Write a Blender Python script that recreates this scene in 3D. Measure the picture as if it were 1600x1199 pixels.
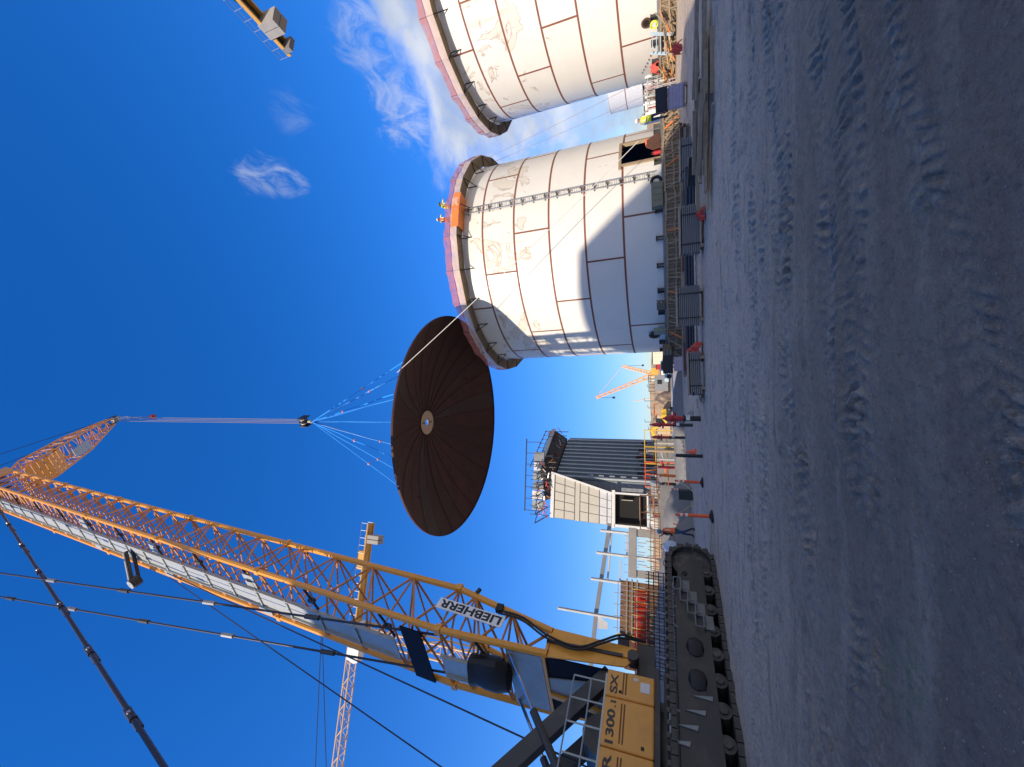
import bpy, bmesh, math, random
import numpy as np
from mathutils import Vector, Matrix
random.seed(7)
rad = math.radians
for o in list(bpy.data.objects): bpy.data.objects.remove(o)
scene = bpy.context.scene
COL = scene.collection

# ------------------------------------------------------------------ camera
PITCH, ROLL, EYE = rad(20.77), rad(1.5), 1.3
fw = Vector((0, math.cos(PITCH), math.sin(PITCH)))
r0 = Vector((1, 0, 0)); u0 = r0.cross(fw)
RT = r0 * math.cos(ROLL) - u0 * math.sin(ROLL)
UP = r0 * math.sin(ROLL) + u0 * math.cos(ROLL)
cam_data = bpy.data.cameras.new('camera')
cam_data.sensor_fit = 'HORIZONTAL'; cam_data.sensor_width = 36.0
cam_data.lens = 625.0 / 1600.0 * 36.0
cam_data.clip_start = 0.05; cam_data.clip_end = 6000
cam = bpy.data.objects.new('camera', cam_data); COL.objects.link(cam)
m = Matrix.Identity(4)                     # the phone was held upright, so the frame lies on its side
for i in range(3):
    m[i][0] = -UP[i]; m[i][1] = RT[i]; m[i][2] = -fw[i]
m[0][3], m[1][3], m[2][3] = 0, 0, EYE
cam.matrix_world = m
scene.camera = cam

# ------------------------------------------------------------------ light
SUN_AZ, SUN_EL = rad(213.0), rad(23.5)     # compass azimuth of the sun (0 = +Y, 90 = +X)
sun_data = bpy.data.lights.new('sun', 'SUN')
sun_data.energy = 2.7; sun_data.angle = rad(0.55); sun_data.color = (1.0, 0.86, 0.68)
sun = bpy.data.objects.new('sun', sun_data); COL.objects.link(sun)
sd = Vector((math.sin(SUN_AZ) * math.cos(SUN_EL), math.cos(SUN_AZ) * math.cos(SUN_EL), math.sin(SUN_EL)))
sun.rotation_euler = sd.to_track_quat('Z', 'Y').to_euler()
sun.location = sd * 200

world = bpy.data.worlds.new('World'); scene.world = world; world.use_nodes = True
wt = world.node_tree; wt.nodes.clear()
def WN(t, **k):
    n = wt.nodes.new(t)
    for a, b in k.items(): setattr(n, a, b)
    return n
def wmath(op, a, b=None, c=None, clamp=False):
    n = WN('ShaderNodeMath', operation=op, use_clamp=clamp)
    for i, s in enumerate((a, b, c)):
        if s is None: continue
        if isinstance(s, (int, float)): n.inputs[i].default_value = s
        else: wt.links.new(s, n.inputs[i])
    return n.outputs[0]
def wstep(x, lo, hi):
    n = WN('ShaderNodeMapRange', interpolation_type='SMOOTHSTEP')
    wt.links.new(x, n.inputs[0]); n.inputs[1].default_value = lo; n.inputs[2].default_value = hi
    return n.outputs[0]
sky = WN('ShaderNodeTexSky', sky_type='NISHITA', sun_disc=False, sun_elevation=SUN_EL, sun_rotation=SUN_AZ,
         altitude=300, air_density=1.0, dust_density=0.05, ozone_density=3.0)
hsv = WN('ShaderNodeHueSaturation'); hsv.inputs['Saturation'].default_value = 1.33; hsv.inputs['Value'].default_value = 1.0
hsv.inputs['Hue'].default_value = 0.503
wt.links.new(sky.outputs[0], hsv.inputs['Color'])
tint = WN('ShaderNodeVectorMath', operation='MULTIPLY'); wt.links.new(hsv.outputs[0], tint.inputs[0]); tint.inputs[1].default_value = (0.81, 0.84, 1.10)
bw = WN('ShaderNodeRGBToBW'); wt.links.new(tint.outputs[0], bw.inputs[0])
soft = WN('ShaderNodeVectorMath', operation='SCALE'); wt.links.new(tint.outputs[0], soft.inputs[0])
wt.links.new(wmath('DIVIDE', 1.0, wmath('ADD', 1.0, wmath('MULTIPLY', bw.outputs[0], 0.2))), soft.inputs['Scale'])
tc = WN('ShaderNodeTexCoord'); nrm = WN('ShaderNodeVectorMath', operation='NORMALIZE')
wt.links.new(tc.outputs['Generated'], nrm.inputs[0])
sep = WN('ShaderNodeSeparateXYZ'); wt.links.new(nrm.outputs[0], sep.inputs[0])
def wnoise(scale, detail, rough, dist, stretch=(1, 1, 1)):
    mp = WN('ShaderNodeVectorMath', operation='MULTIPLY'); wt.links.new(nrm.outputs[0], mp.inputs[0]); mp.inputs[1].default_value = stretch
    n = WN('ShaderNodeTexNoise'); n.inputs['Scale'].default_value = scale; n.inputs['Detail'].default_value = detail
    n.inputs['Roughness'].default_value = rough; n.inputs['Distortion'].default_value = dist
    wt.links.new(mp.outputs[0], n.inputs['Vector']); return n.outputs['Fac']
n_big = wnoise(5.0, 5, 0.55, 0.25, (1, 1, 1.7)); n_fine = wnoise(11.0, 6, 0.62, 0.7, (1, 1, 1.5)); n_wisp = wnoise(13.0, 7, 0.68, 1.3, (1.6, 0.8, 1.2))
el = wmath('MULTIPLY', wmath('ARCSINE', sep.outputs[2]), 57.2958)
az = wmath('MULTIPLY', wmath('ARCTAN2', sep.outputs[0], sep.outputs[1]), 57.2958)
rise = wmath('MULTIPLY', wstep(az, 62.0, 140.0), -26.0)      # cloud added out of view, right and behind, for neutral fill light
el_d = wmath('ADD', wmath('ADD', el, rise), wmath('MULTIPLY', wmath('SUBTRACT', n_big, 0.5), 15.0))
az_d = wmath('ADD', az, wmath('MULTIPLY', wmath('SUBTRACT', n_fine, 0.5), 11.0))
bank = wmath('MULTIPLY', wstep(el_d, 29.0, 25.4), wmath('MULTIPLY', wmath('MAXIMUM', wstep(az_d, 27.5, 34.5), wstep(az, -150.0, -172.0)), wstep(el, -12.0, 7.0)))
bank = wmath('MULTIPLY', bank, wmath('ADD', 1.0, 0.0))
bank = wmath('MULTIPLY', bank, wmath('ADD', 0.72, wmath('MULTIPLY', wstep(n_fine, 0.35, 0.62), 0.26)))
def puff(a, e, size, lo, hi, amt):
    d = Vector((math.sin(rad(a)) * math.cos(rad(e)), math.cos(rad(a)) * math.cos(rad(e)), math.sin(rad(e))))
    n = WN('ShaderNodeVectorMath', operation='DOT_PRODUCT'); wt.links.new(nrm.outputs[0], n.inputs[0]); n.inputs[1].default_value = d
    g = wstep(n.outputs['Value'], math.cos(rad(size)), math.cos(rad(size * 0.15)))
    return wmath('MULTIPLY', wmath('MULTIPLY', wstep(wmath('ADD', wmath('MULTIPLY', g, 0.22), n_wisp), lo, hi), g), amt)
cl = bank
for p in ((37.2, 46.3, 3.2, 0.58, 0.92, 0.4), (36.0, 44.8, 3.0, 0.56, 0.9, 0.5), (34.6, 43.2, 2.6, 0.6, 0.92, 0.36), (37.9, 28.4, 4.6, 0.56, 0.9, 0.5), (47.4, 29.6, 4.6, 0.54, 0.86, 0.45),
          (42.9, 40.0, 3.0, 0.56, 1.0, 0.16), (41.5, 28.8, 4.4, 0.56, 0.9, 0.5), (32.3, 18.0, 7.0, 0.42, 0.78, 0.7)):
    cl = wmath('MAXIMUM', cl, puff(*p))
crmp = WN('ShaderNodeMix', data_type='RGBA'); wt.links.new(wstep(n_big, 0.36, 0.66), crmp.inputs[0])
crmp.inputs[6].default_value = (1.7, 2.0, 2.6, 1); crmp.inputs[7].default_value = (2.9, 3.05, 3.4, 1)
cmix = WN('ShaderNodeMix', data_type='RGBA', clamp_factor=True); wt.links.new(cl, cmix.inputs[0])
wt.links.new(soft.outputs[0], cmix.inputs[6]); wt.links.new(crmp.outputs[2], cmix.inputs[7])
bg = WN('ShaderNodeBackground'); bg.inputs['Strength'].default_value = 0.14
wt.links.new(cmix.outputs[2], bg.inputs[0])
wo = WN('ShaderNodeOutputWorld'); wt.links.new(bg.outputs[0], wo.inputs[0])

vs = scene.view_settings
vs.view_transform = 'Standard'; vs.look = 'None'; vs.gamma = 1; vs.use_curve_mapping = False; vs.exposure = 1.0

# ------------------------------------------------------------------ materials
MATS = {}
def mat(name, col, rough=0.6, metal=0.0, var=0.12, vscale=3.0, bump=0.0, bscale=30.0, col2=None, spec=0.5, c2amt=(0.5, 0.7), c2scale=1.2):
    if name in MATS: return MATS[name]
    M = bpy.data.materials.new(name); M.use_nodes = True; t = M.node_tree
    b = t.nodes['Principled BSDF']; b.inputs['Roughness'].default_value = rough; b.inputs['Metallic'].default_value = metal
    b.inputs['Specular IOR Level'].default_value = spec
    tcn = t.nodes.new('ShaderNodeTexCoord')
    n = t.nodes.new('ShaderNodeTexNoise'); n.inputs['Scale'].default_value = vscale; n.inputs['Detail'].default_value = 6; n.inputs['Roughness'].default_value = 0.65
    t.links.new(tcn.outputs['Object'], n.inputs['Vector'])
    mx = t.nodes.new('ShaderNodeMix'); mx.data_type = 'RGBA'
    mx.inputs[6].default_value = tuple(c * (1 - var * 2) for c in col) + (1,); mx.inputs[7].default_value = tuple(min(1, c * (1 + var * 2)) for c in col) + (1,)
    t.links.new(n.outputs['Fac'], mx.inputs[0]); out = mx.outputs[2]
    if col2:
        n2 = t.nodes.new('ShaderNodeTexNoise'); n2.inputs['Scale'].default_value = c2scale; n2.inputs['Detail'].default_value = 8; n2.inputs['Roughness'].default_value = 0.7
        t.links.new(tcn.outputs['Object'], n2.inputs['Vector'])
        mr = t.nodes.new('ShaderNodeMapRange'); mr.inputs[1].default_value, mr.inputs[2].default_value = c2amt
        t.links.new(n2.outputs['Fac'], mr.inputs[0])
        m2 = t.nodes.new('ShaderNodeMix'); m2.data_type = 'RGBA'; t.links.new(mr.outputs[0], m2.inputs[0]); t.links.new(out, m2.inputs[6]); m2.inputs[7].default_value = tuple(col2) + (1,)
        out = m2.outputs[2]
    t.links.new(out, b.inputs['Base Color'])
    if bump:
        nb = t.nodes.new('ShaderNodeTexNoise'); nb.inputs['Scale'].default_value = bscale; nb.inputs['Detail'].default_value = 5
        t.links.new(tcn.outputs['Object'], nb.inputs['Vector'])
        bp = t.nodes.new('ShaderNodeBump'); bp.inputs['Strength'].default_value = bump; bp.inputs['Distance'].default_value = 0.02
        t.links.new(nb.outputs['Fac'], bp.inputs['Height']); t.links.new(bp.outputs[0], b.inputs['Normal'])
    MATS[name] = M; return M
yellow = mat('crane_yellow', (0.84, 0.36, 0.04), 0.4, var=0.08, col2=(0.42, 0.22, 0.06), c2amt=(0.56, 0.8), c2scale=2.5)
chordy = mat('boom_yellow', (0.82, 0.35, 0.035), 0.38, var=0.1, col2=(0.34, 0.16, 0.04), c2amt=(0.55, 0.8), c2scale=3.0)
bracey = mat('brace_orange', (0.58, 0.23, 0.05), 0.5, var=0.15)
pany = mat('panel_yellow', (0.80, 0.365, 0.07), 0.42, var=0.05, col2=(0.66, 0.31, 0.07), c2amt=(0.5, 0.75), c2scale=1.1)
dgrey = mat('dark_grey_steel', (0.045, 0.047, 0.05), 0.45, 0.2, col2=(0.09, 0.08, 0.07), c2amt=(0.5, 0.75))
track_m = mat('track_steel', (0.055, 0.052, 0.05), 0.55, 0.3, col2=(0.14, 0.125, 0.11), c2amt=(0.45, 0.7), c2scale=4)
black = mat('black_rubber', (0.012, 0.012, 0.014), 0.6)
grey = mat('grey_steel', (0.30, 0.31, 0.32), 0.45, 0.25)
lgrey = mat('walkway_galvanised', (0.40, 0.42, 0.40), 0.45, 0.3, var=0.1)
alum = mat('aluminium', (0.42, 0.43, 0.44), 0.35, 0.6)
chrome = mat('chrome_rod', (0.7, 0.7, 0.72), 0.15, 1.0)
navy = mat('navy_plate', (0.006, 0.008, 0.02), 0.75, spec=0.2)
cable = mat('cable_dark', (0.03, 0.032, 0.05), 0.5, 0.3)
wire = mat('wire_rope', (0.30, 0.27, 0.27), 0.5, 0.4)
white = mat('white_paint', (0.75, 0.74, 0.70), 0.45)
rope_m = mat('white_rope', (0.80, 0.77, 0.68), 0.8)
sling_m = mat('blue_sling', (0.03, 0.30, 0.90), 0.5, var=0.1)
redm = mat('red_paint', (0.42, 0.025, 0.03), 0.45, col2=(0.2, 0.015, 0.015), c2amt=(0.5, 0.75))
orange = mat('orange_plastic', (0.85, 0.13, 0.035), 0.5, var=0.08)
orange_steel = mat('orange_steel', (0.75, 0.22, 0.05), 0.55)
timber = mat('timber_raw', (0.33, 0.245, 0.155), 0.8, var=0.2, vscale=6, bump=0.3)
timber_w = mat('timber_weathered', (0.32, 0.245, 0.17), 0.85, var=0.25, vscale=6, bump=0.3)
timber_d = mat('formply', (0.20, 0.155, 0.10), 0.8, var=0.2, vscale=4, col2=(0.10, 0.085, 0.065), c2amt=(0.5, 0.7))
rust = mat('rusty_steel', (0.13, 0.05, 0.028), 0.75, var=0.25, vscale=2, bump=0.2, col2=(0.06, 0.03, 0.022), c2amt=(0.45, 0.7))
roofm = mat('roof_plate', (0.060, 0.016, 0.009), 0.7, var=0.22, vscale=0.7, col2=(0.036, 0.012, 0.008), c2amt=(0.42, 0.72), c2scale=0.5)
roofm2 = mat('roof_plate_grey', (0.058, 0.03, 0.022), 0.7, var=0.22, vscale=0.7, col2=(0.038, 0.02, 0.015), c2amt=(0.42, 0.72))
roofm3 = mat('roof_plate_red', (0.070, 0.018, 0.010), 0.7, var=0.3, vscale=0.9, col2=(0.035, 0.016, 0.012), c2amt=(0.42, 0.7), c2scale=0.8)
primer = mat('primer_seam', (0.22, 0.078, 0.045), 0.7, var=0.2)
rebar_m = mat('rebar', (0.30, 0.14, 0.06), 0.8, var=0.25)
darkbar = mat('dark_rebar', (0.055, 0.05, 0.048), 0.7)
concrete = mat('concrete', (0.36, 0.34, 0.31), 0.85, var=0.12, vscale=1.5, bump=0.2)
concd = mat('concrete_grey', (0.22, 0.215, 0.21), 0.9, var=0.15, vscale=2)
steelb = mat('blue_grey_cladding', (0.15, 0.19, 0.21), 0.45, 0.1, var=0.08)
tanp = mat('tan_panel', (0.55, 0.51, 0.42), 0.6, var=0.06, vscale=1)
blockw = mat('block_wall', (0.25, 0.27, 0.30), 0.8, var=0.15, vscale=2)
darkin = mat('dark_interior', (0.012, 0.011, 0.010), 0.9)  # near-black sheets standing in for the shade inside openings
inner = mat('shell_inside', (0.05, 0.04, 0.035), 0.8)  # inside faces coloured dark to stand for the unlit interior
purple_m = mat('lavender_wrap', (0.46, 0.38, 0.45), 0.5, var=0.15, vscale=5)
tarp_m = mat('red_tarp', (0.62, 0.07, 0.045), 0.55, var=0.15, vscale=8)
skin = mat('skin', (0.45, 0.26, 0.18), 0.6)
denim = mat('denim', (0.035, 0.055, 0.12), 0.85)
shirt_b = mat('black_shirt', (0.015, 0.016, 0.02), 0.85)
shirt_g = mat('grey_shirt', (0.3, 0.3, 0.32), 0.85)
vest_o = mat('vest_orange', (0.95, 0.16, 0.03), 0.6)
vest_y = mat('vest_yellow', (0.72, 0.85, 0.04), 0.6)
hat_w = mat('hat_white', (0.8, 0.8, 0.78), 0.35)
hat_b = mat('hat_teal', (0.03, 0.25, 0.4), 0.35)
sand = mat('sand_earth', (0.36, 0.25, 0.155), 0.95, var=0.2, vscale=1.2, bump=0.4, bscale=6)
sack_m = mat('pale_blue_sack', (0.55, 0.63, 0.75), 0.7, var=0.06)
olive = mat('olive_box', (0.20, 0.20, 0.14), 0.6)
glass_d = mat('dark_window', (0.02, 0.025, 0.03), 0.1)
ctan = mat('container_tan', (0.55, 0.42, 0.28), 0.6)
cyel = mat('machine_yellow', (0.72, 0.45, 0.03), 0.5)
ltblue = mat('pale_blue_plastic', (0.45, 0.58, 0.66), 0.4)
fadeor = mat('far_crane_orange', (0.80, 0.42, 0.16), 0.5)

def stain_paint(name, w):
    M = bpy.data.materials.new(name); M.use_nodes = True; t = M.node_tree; b = t.nodes['Principled BSDF']
    b.inputs['Roughness'].default_value = 0.36; b.inputs['Specular IOR Level'].default_value = 0.4
    L = t.links
    def nn(ty, **k):
        n = t.nodes.new(ty)
        for a, c in k.items(): setattr(n, a, c)
        return n
    def mth(op, a, c=None, clamp=False):
        n = nn('ShaderNodeMath', operation=op, use_clamp=clamp)
        for i, s in enumerate((a, c)):
            if s is None: continue
            if isinstance(s, (int, float)): n.inputs[i].default_value = s
            else: L.new(s, n.inputs[i])
        return n.outputs[0]
    def stp(x, lo, hi):
        n = nn('ShaderNodeMapRange', interpolation_type='SMOOTHSTEP'); L.new(x, n.inputs[0]); n.inputs[1].default_value = lo; n.inputs[2].default_value = hi; return n.outputs[0]
    def noise(sc, det, ro, di, st=(1, 1, 1), off=0):
        mp = nn('ShaderNodeMapping'); mp.inputs['Scale'].default_value = st; mp.inputs['Location'].default_value = (off, off * 2, w * 3)
        L.new(tcn.outputs['Object'], mp.inputs[0]); n = nn('ShaderNodeTexNoise'); L.new(mp.outputs[0], n.inputs['Vector'])
        n.inputs['Scale'].default_value = sc; n.inputs['Detail'].default_value = det; n.inputs['Roughness'].default_value = ro; n.inputs['Distortion'].default_value = di
        return n.outputs['Fac']
    tcn = nn('ShaderNodeTexCoord'); sp = nn('ShaderNodeSeparateXYZ'); L.new(tcn.outputs['Object'], sp.inputs[0]); z = sp.outputs[2]
    a = noise(0.5, 6, 0.55, 1.0, (1, 1, 1.0), w); zm = mth('MULTIPLY', stp(z, 9.3, 10.6), stp(z, 15.2, 13.2))
    zz = mth('ADD', a, mth('MULTIPLY', zm, 0.15))
    fill = stp(zz, 0.70, 0.715); ring = mth('MULTIPLY', stp(zz, 0.688, 0.702), stp(zz, 0.73, 0.713))
    drip = stp(mth('ADD', noise(1.6, 3, 0.6, 0.3, (1, 1, 0.06), w + 4), mth('MULTIPLY', zm, 0.05)), 0.68, 0.74)
    base = nn('ShaderNodeMix', data_type='RGBA'); L.new(noise(0.8, 6, 0.6, 0, (1, 1, 1), w), base.inputs[0])
    base.inputs[6].default_value = (0.70, 0.675, 0.60, 1); base.inputs[7].default_value = (0.80, 0.78, 0.72, 1)
    m1 = nn('ShaderNodeMix', data_type='RGBA'); L.new(mth('MULTIPLY', fill, 0.26), m1.inputs[0]); L.new(base.outputs[2], m1.inputs[6]); m1.inputs[7].default_value = (0.56, 0.43, 0.25, 1)
    m2 = nn('ShaderNodeMix', data_type='RGBA'); L.new(mth('MULTIPLY', ring, mth('ADD', -0.12, mth('MULTIPLY', noise(2.2, 4, 0.6, 0, (1, 1, 1), w + 9), 1.0))), m2.inputs[0]); L.new(m1.outputs[2], m2.inputs[6]); m2.inputs[7].default_value = (0.24, 0.13, 0.055, 1)
    m3 = nn('ShaderNodeMix', data_type='RGBA'); L.new(mth('MULTIPLY', drip, 0.30), m3.inputs[0]); L.new(m2.outputs[2], m3.inputs[6]); m3.inputs[7].default_value = (0.38, 0.29, 0.19, 1)
    sc = stp(noise(3.0, 8, 0.8, 0.2, (1, 1, 3.5), w + 2), 0.64, 0.70)
    m4 = nn('ShaderNodeMix', data_type='RGBA'); L.new(mth('MULTIPLY', sc, 0.35), m4.inputs[0]); L.new(m3.outputs[2], m4.inputs[6]); m4.inputs[7].default_value = (0.42, 0.40, 0.37, 1)
    L.new(m4.outputs[2], b.inputs['Base Color']); MATS[name] = M; return M
paint2 = stain_paint('tank_paint', 1.0); paint3 = stain_paint('tank_paint_stained', 2.7)

def net_mat(name, col, alpha):
    M = bpy.data.materials.new(name); M.use_nodes = True; t = M.node_tree; t.nodes.clear()
    o = t.nodes.new('ShaderNodeOutputMaterial'); mx = t.nodes.new('ShaderNodeMixShader'); tr = t.nodes.new('ShaderNodeBsdfTransparent')
    ad = t.nodes.new('ShaderNodeMixShader'); d = t.nodes.new('ShaderNodeBsdfDiffuse'); tl = t.nodes.new('ShaderNodeBsdfTranslucent')
    d.inputs[0].default_value = tuple(col) + (1,); tl.inputs[0].default_value = tuple(col) + (1,); ad.inputs[0].default_value = 0.45
    t.links.new(d.outputs[0], ad.inputs[1]); t.links.new(tl.outputs[0], ad.inputs[2])
    tcn = t.nodes.new('ShaderNodeTexCoord'); n = t.nodes.new('ShaderNodeTexNoise'); n.inputs['Scale'].default_value = 1.6; n.inputs['Detail'].default_value = 5
    t.links.new(tcn.outputs['Object'], n.inputs['Vector']); mr = t.nodes.new('ShaderNodeMapRange'); mr.inputs[1].default_value = 0.3; mr.inputs[2].default_value = 0.7
    mr.inputs[3].default_value = alpha - 0.2; mr.inputs[4].default_value = min(1, alpha + 0.2); t.links.new(n.outputs['Fac'], mr.inputs[0])
    t.links.new(mr.outputs[0], mx.inputs[0]); t.links.new(tr.outputs[0], mx.inputs[1]); t.links.new(ad.outputs[0], mx.inputs[2]); t.links.new(mx.outputs[0], o.inputs[0])
    MATS[name] = M; return M
net_pink = net_mat('pink_netting', (0.74, 0.27, 0.23), 0.62)
net_cream = net_mat('cream_netting', (0.95, 0.74, 0.60), 0.92)
net_red = net_mat('red_netting', (0.75, 0.06, 0.035), 0.85)

# ------------------------------------------------------------------ helpers
class MB:
    def __init__(s): s.v = []; s.f = []; s.mi = []
    def add(s, vs, fs, mi=0):
        k = len(s.v); s.v += [tuple(v) for v in vs]; s.f += [tuple(i + k for i in f) for f in fs]; s.mi += [mi] * len(fs); return s
    def box(s, c, size, rz=0, mi=0, top=None):
        x, y, z = (q / 2 for q in size); tx, ty = top if top else (1, 1); cr, sr = math.cos(rz), math.sin(rz); P = []
        for dz, ax, ay in ((-z, 1, 1), (z, tx, ty)):
            for a, b in ((-x, -y), (x, -y), (x, y), (-x, y)):
                a *= ax; b *= ay; P.append((c[0] + a * cr - b * sr, c[1] + a * sr + b * cr, c[2] + dz))
        return s.add(P, [(3, 2, 1, 0), (4, 5, 6, 7), (0, 1, 5, 4), (1, 2, 6, 5), (2, 3, 7, 6), (3, 0, 4, 7)], mi)
    def beam(s, p, q, w, h, mi=0, up=(0, 0, 1)):
        p, q = Vector(p), Vector(q); d = (q - p).normalized(); r = d.cross(Vector(up))
        if r.length < 1e-4: r = d.cross(Vector((0, 1, 0)))
        r.normalize(); u = r.cross(d); r *= w / 2; u *= h / 2
        P = [p - r - u, p + r - u, p + r + u, p - r + u, q - r - u, q + r - u, q + r + u, q - r + u]
        return s.add(P, [(0, 1, 2, 3), (7, 6, 5, 4), (0, 4, 5, 1), (1, 5, 6, 2), (2, 6, 7, 3), (3, 7, 4, 0)], mi)
    def cyl(s, p, q, r, n=8, r2=None, mi=0, caps=True):
        p, q = Vector(p), Vector(q); d = (q - p).normalized(); a = d.cross(Vector((0, 0, 1)))
        if a.length < 1e-3: a = d.cross(Vector((0, 1, 0)))
        a.normalize(); b = d.cross(a); r2 = r if r2 is None else r2; P = []
        for c, rr in ((p, r), (q, r2)):
            for i in range(n):
                t = 2 * math.pi * i / n; P.append(c + (a * math.cos(t) + b * math.sin(t)) * rr)
        F = [(i, (i + 1) % n, n + (i + 1) % n, n + i) for i in range(n)]
        if caps: F += [tuple(range(n - 1, -1, -1)), tuple(range(n, 2 * n))]
        return s.add(P, F, mi)
    def tube(s, pts, r, n=6, mi=0):
        pts = [Vector(p) for p in pts]
        for a, b in zip(pts, pts[1:]): s.cyl(a, b, r, n, mi=mi)
        return s
    def lathe(s, prof, n=16, c=(0, 0, 0), mi=0):
        P = []; m_ = len(prof)
        for i in range(n):
            t = 2 * math.pi * i / n
            for r, z in prof: P.append((c[0] + r * math.cos(t), c[1] + r * math.sin(t), c[2] + z))
        F = [(i * m_ + j, ((i + 1) % n) * m_ + j, ((i + 1) % n) * m_ + j + 1, i * m_ + j + 1) for i in range(n) for j in range(m_ - 1)]
        return s.add(P, F, mi)
    def prism(s, poly, axis_o, ax, ay, n, t, mi=0):
        """polygon in plane (ax, ay) at axis_o, thickness t along n"""
        o, ax, ay, n = Vector(axis_o), Vector(ax), Vector(ay), Vector(n)
        A = [o + ax * a + ay * b for a, b in poly]; B = [p + n * t for p in A]; k = len(A)
        return s.add(A + B, [tuple(range(k - 1, -1, -1)), tuple(range(k, 2 * k))] + [(i, (i + 1) % k, k + (i + 1) % k, k + i) for i in range(k)], mi)
    def mesh(s, name, mats, smooth=False):
        me = bpy.data.meshes.new(name); me.from_pydata(s.v, [], s.f)
        for q in (mats if isinstance(mats, (list, tuple)) else [mats]): me.materials.append(q)
        if any(s.mi): me.polygons.foreach_set('material_index', s.mi)
        bm = bmesh.new(); bm.from_mesh(me); bmesh.ops.recalc_face_normals(bm, faces=bm.faces); bm.to_mesh(me); bm.free()
        if smooth:
            me.polygons.foreach_set('use_smooth', [True] * len(me.polygons)); me.set_sharp_from_angle(angle=rad(32))
        me.update(); return me
def obj(name, data, mats=None, parent=None, smooth=False, loc=None, rz=0):
    me = data.mesh(name, mats, smooth) if isinstance(data, MB) else data
    o = bpy.data.objects.new(name, me); COL.objects.link(o)
    if parent: o.parent = parent
    if loc is not None: o.location = loc
    if rz: o.rotation_euler = (0, 0, rz)
    return o
def tag(o, label, cat, group=None):
    o['label'] = label; o['category'] = cat
    if group: o['group'] = group
    return o
def thing(name, label, cat, loc=(0, 0, 0), rz=0, group=None):
    o = bpy.data.objects.new(name, None); COL.objects.link(o); o.location = loc; o.rotation_euler = (0, 0, rz); o.empty_display_size = 0.3
    return tag(o, label, cat, group)
def structure(o): o['kind'] = 'structure'; return o
_unit = {}
def unit_cyl(material, n=8):
    k = (material.name, n)
    if k not in _unit: _unit[k] = MB().cyl((0, 0, 0), (0, 0, 1), 1, n).mesh('bar', material, n > 6)
    return _unit[k]
def bar(name, p, q, r, material, parent=None, n=8):
    p, q = Vector(p), Vector(q); o = bpy.data.objects.new(name, unit_cyl(material, n)); COL.objects.link(o)
    if parent: o.parent = parent
    o.location = p; d = q - p; o.rotation_mode = 'QUATERNION'; o.rotation_quaternion = d.to_track_quat('Z', 'Y'); o.scale = (r, r, d.length); return o
_ubox = {}
def ubox(name, material, loc, size, parent=None, rz=0):
    if material.name not in _ubox: _ubox[material.name] = MB().box((0, 0, 0), (1, 1, 1)).mesh('block', material)
    o = bpy.data.objects.new(name, _ubox[material.name]); COL.objects.link(o); o.location = loc; o.scale = size; o.rotation_euler = (0, 0, rz)
    if parent: o.parent = parent
    return o
def text_mesh(name, s, size, material, parent, origin, right, up, depth=0.006, width=None):
    c = bpy.data.curves.new(name, 'FONT'); c.body = s; c.size = size; c.extrude = depth / 2; c.offset = size * 0.03
    t = bpy.data.objects.new(name, c); COL.objects.link(t)
    bpy.context.view_layer.update()
    me = bpy.data.meshes.new_from_object(t.evaluated_get(bpy.context.evaluated_depsgraph_get()))
    bpy.data.objects.remove(t); me.materials.clear(); me.materials.append(material)
    o = bpy.data.objects.new(name, me); COL.objects.link(o); o.parent = parent
    xs = [v.co.x for v in me.vertices]; sx = (width / (max(xs) - min(xs))) if width else 1.0; x0 = min(xs)
    r, u = Vector(right).normalized(), Vector(up).normalized(); n = r.cross(u); mm = Matrix.Identity(4)
    for i in range(3): mm[i][0] = r[i] * sx; mm[i][1] = u[i]; mm[i][2] = n[i]; mm[i][3] = origin[i] - r[i] * sx * x0
    o.matrix_local = mm; return o
def lattice_run(parent, stations, bays, cr, br, cm, bm_, cname, bname, posts=True, faces=(0, 1, 2, 3)):
    for k in range(len(stations) - 1):
        A, B = stations[k], stations[k + 1]
        for j in range(len(A)): bar(cname, A[j], B[j], cr, cm, parent)
        nb = bays[k]
        def pt(j, t): return A[j].lerp(B[j], t)
        nc = len(A)
        for f in faces:
            a, b = f % nc, (f + 1) % nc
            for i in range(nb):
                t0, t1 = i / nb, (i + 1) / nb
                if (i + f) % 2 == 0: bar(bname, pt(a, t0), pt(b, t1), br, bm_, parent, 6)
                else: bar(bname, pt(b, t0), pt(a, t1), br, bm_, parent, 6)
                if posts and i % 2 == 0: bar(bname, pt(a, t0), pt(b, t0), br * 0.85, bm_, parent, 6)
def azpt(az_, d, z=0.0): return Vector((d * math.sin(rad(az_)), d * math.cos(rad(az_)), z))

# ------------------------------------------------------------------ ground
_NT = {}
def vnoise(x, y, seed):
    if seed not in _NT: _NT[seed] = np.random.RandomState(seed).rand(256, 256)
    T = _NT[seed]
    xi = np.floor(x).astype(int); yi = np.floor(y).astype(int); fx = x - xi; fy = y - yi
    fx = fx * fx * (3 - 2 * fx); fy = fy * fy * (3 - 2 * fy)
    g = lambda a, b: T[a % 256, b % 256]
    return (g(xi, yi) * (1 - fx) + g(xi + 1, yi) * fx) * (1 - fy) + (g(xi, yi + 1) * (1 - fx) + g(xi + 1, yi + 1) * fx) * fy
def fbm(x, y, seed, o=4):
    a = 0.5; s = 0; f = 1.0
    for i in range(o): s = s + a * vnoise(x * f, y * f, seed + i); a *= 0.5; f *= 2.03
    return s
def sstep(a, b, x): t = np.clip((x - a) / (b - a), 0, 1); return t * t * (3 - 2 * t)
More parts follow.
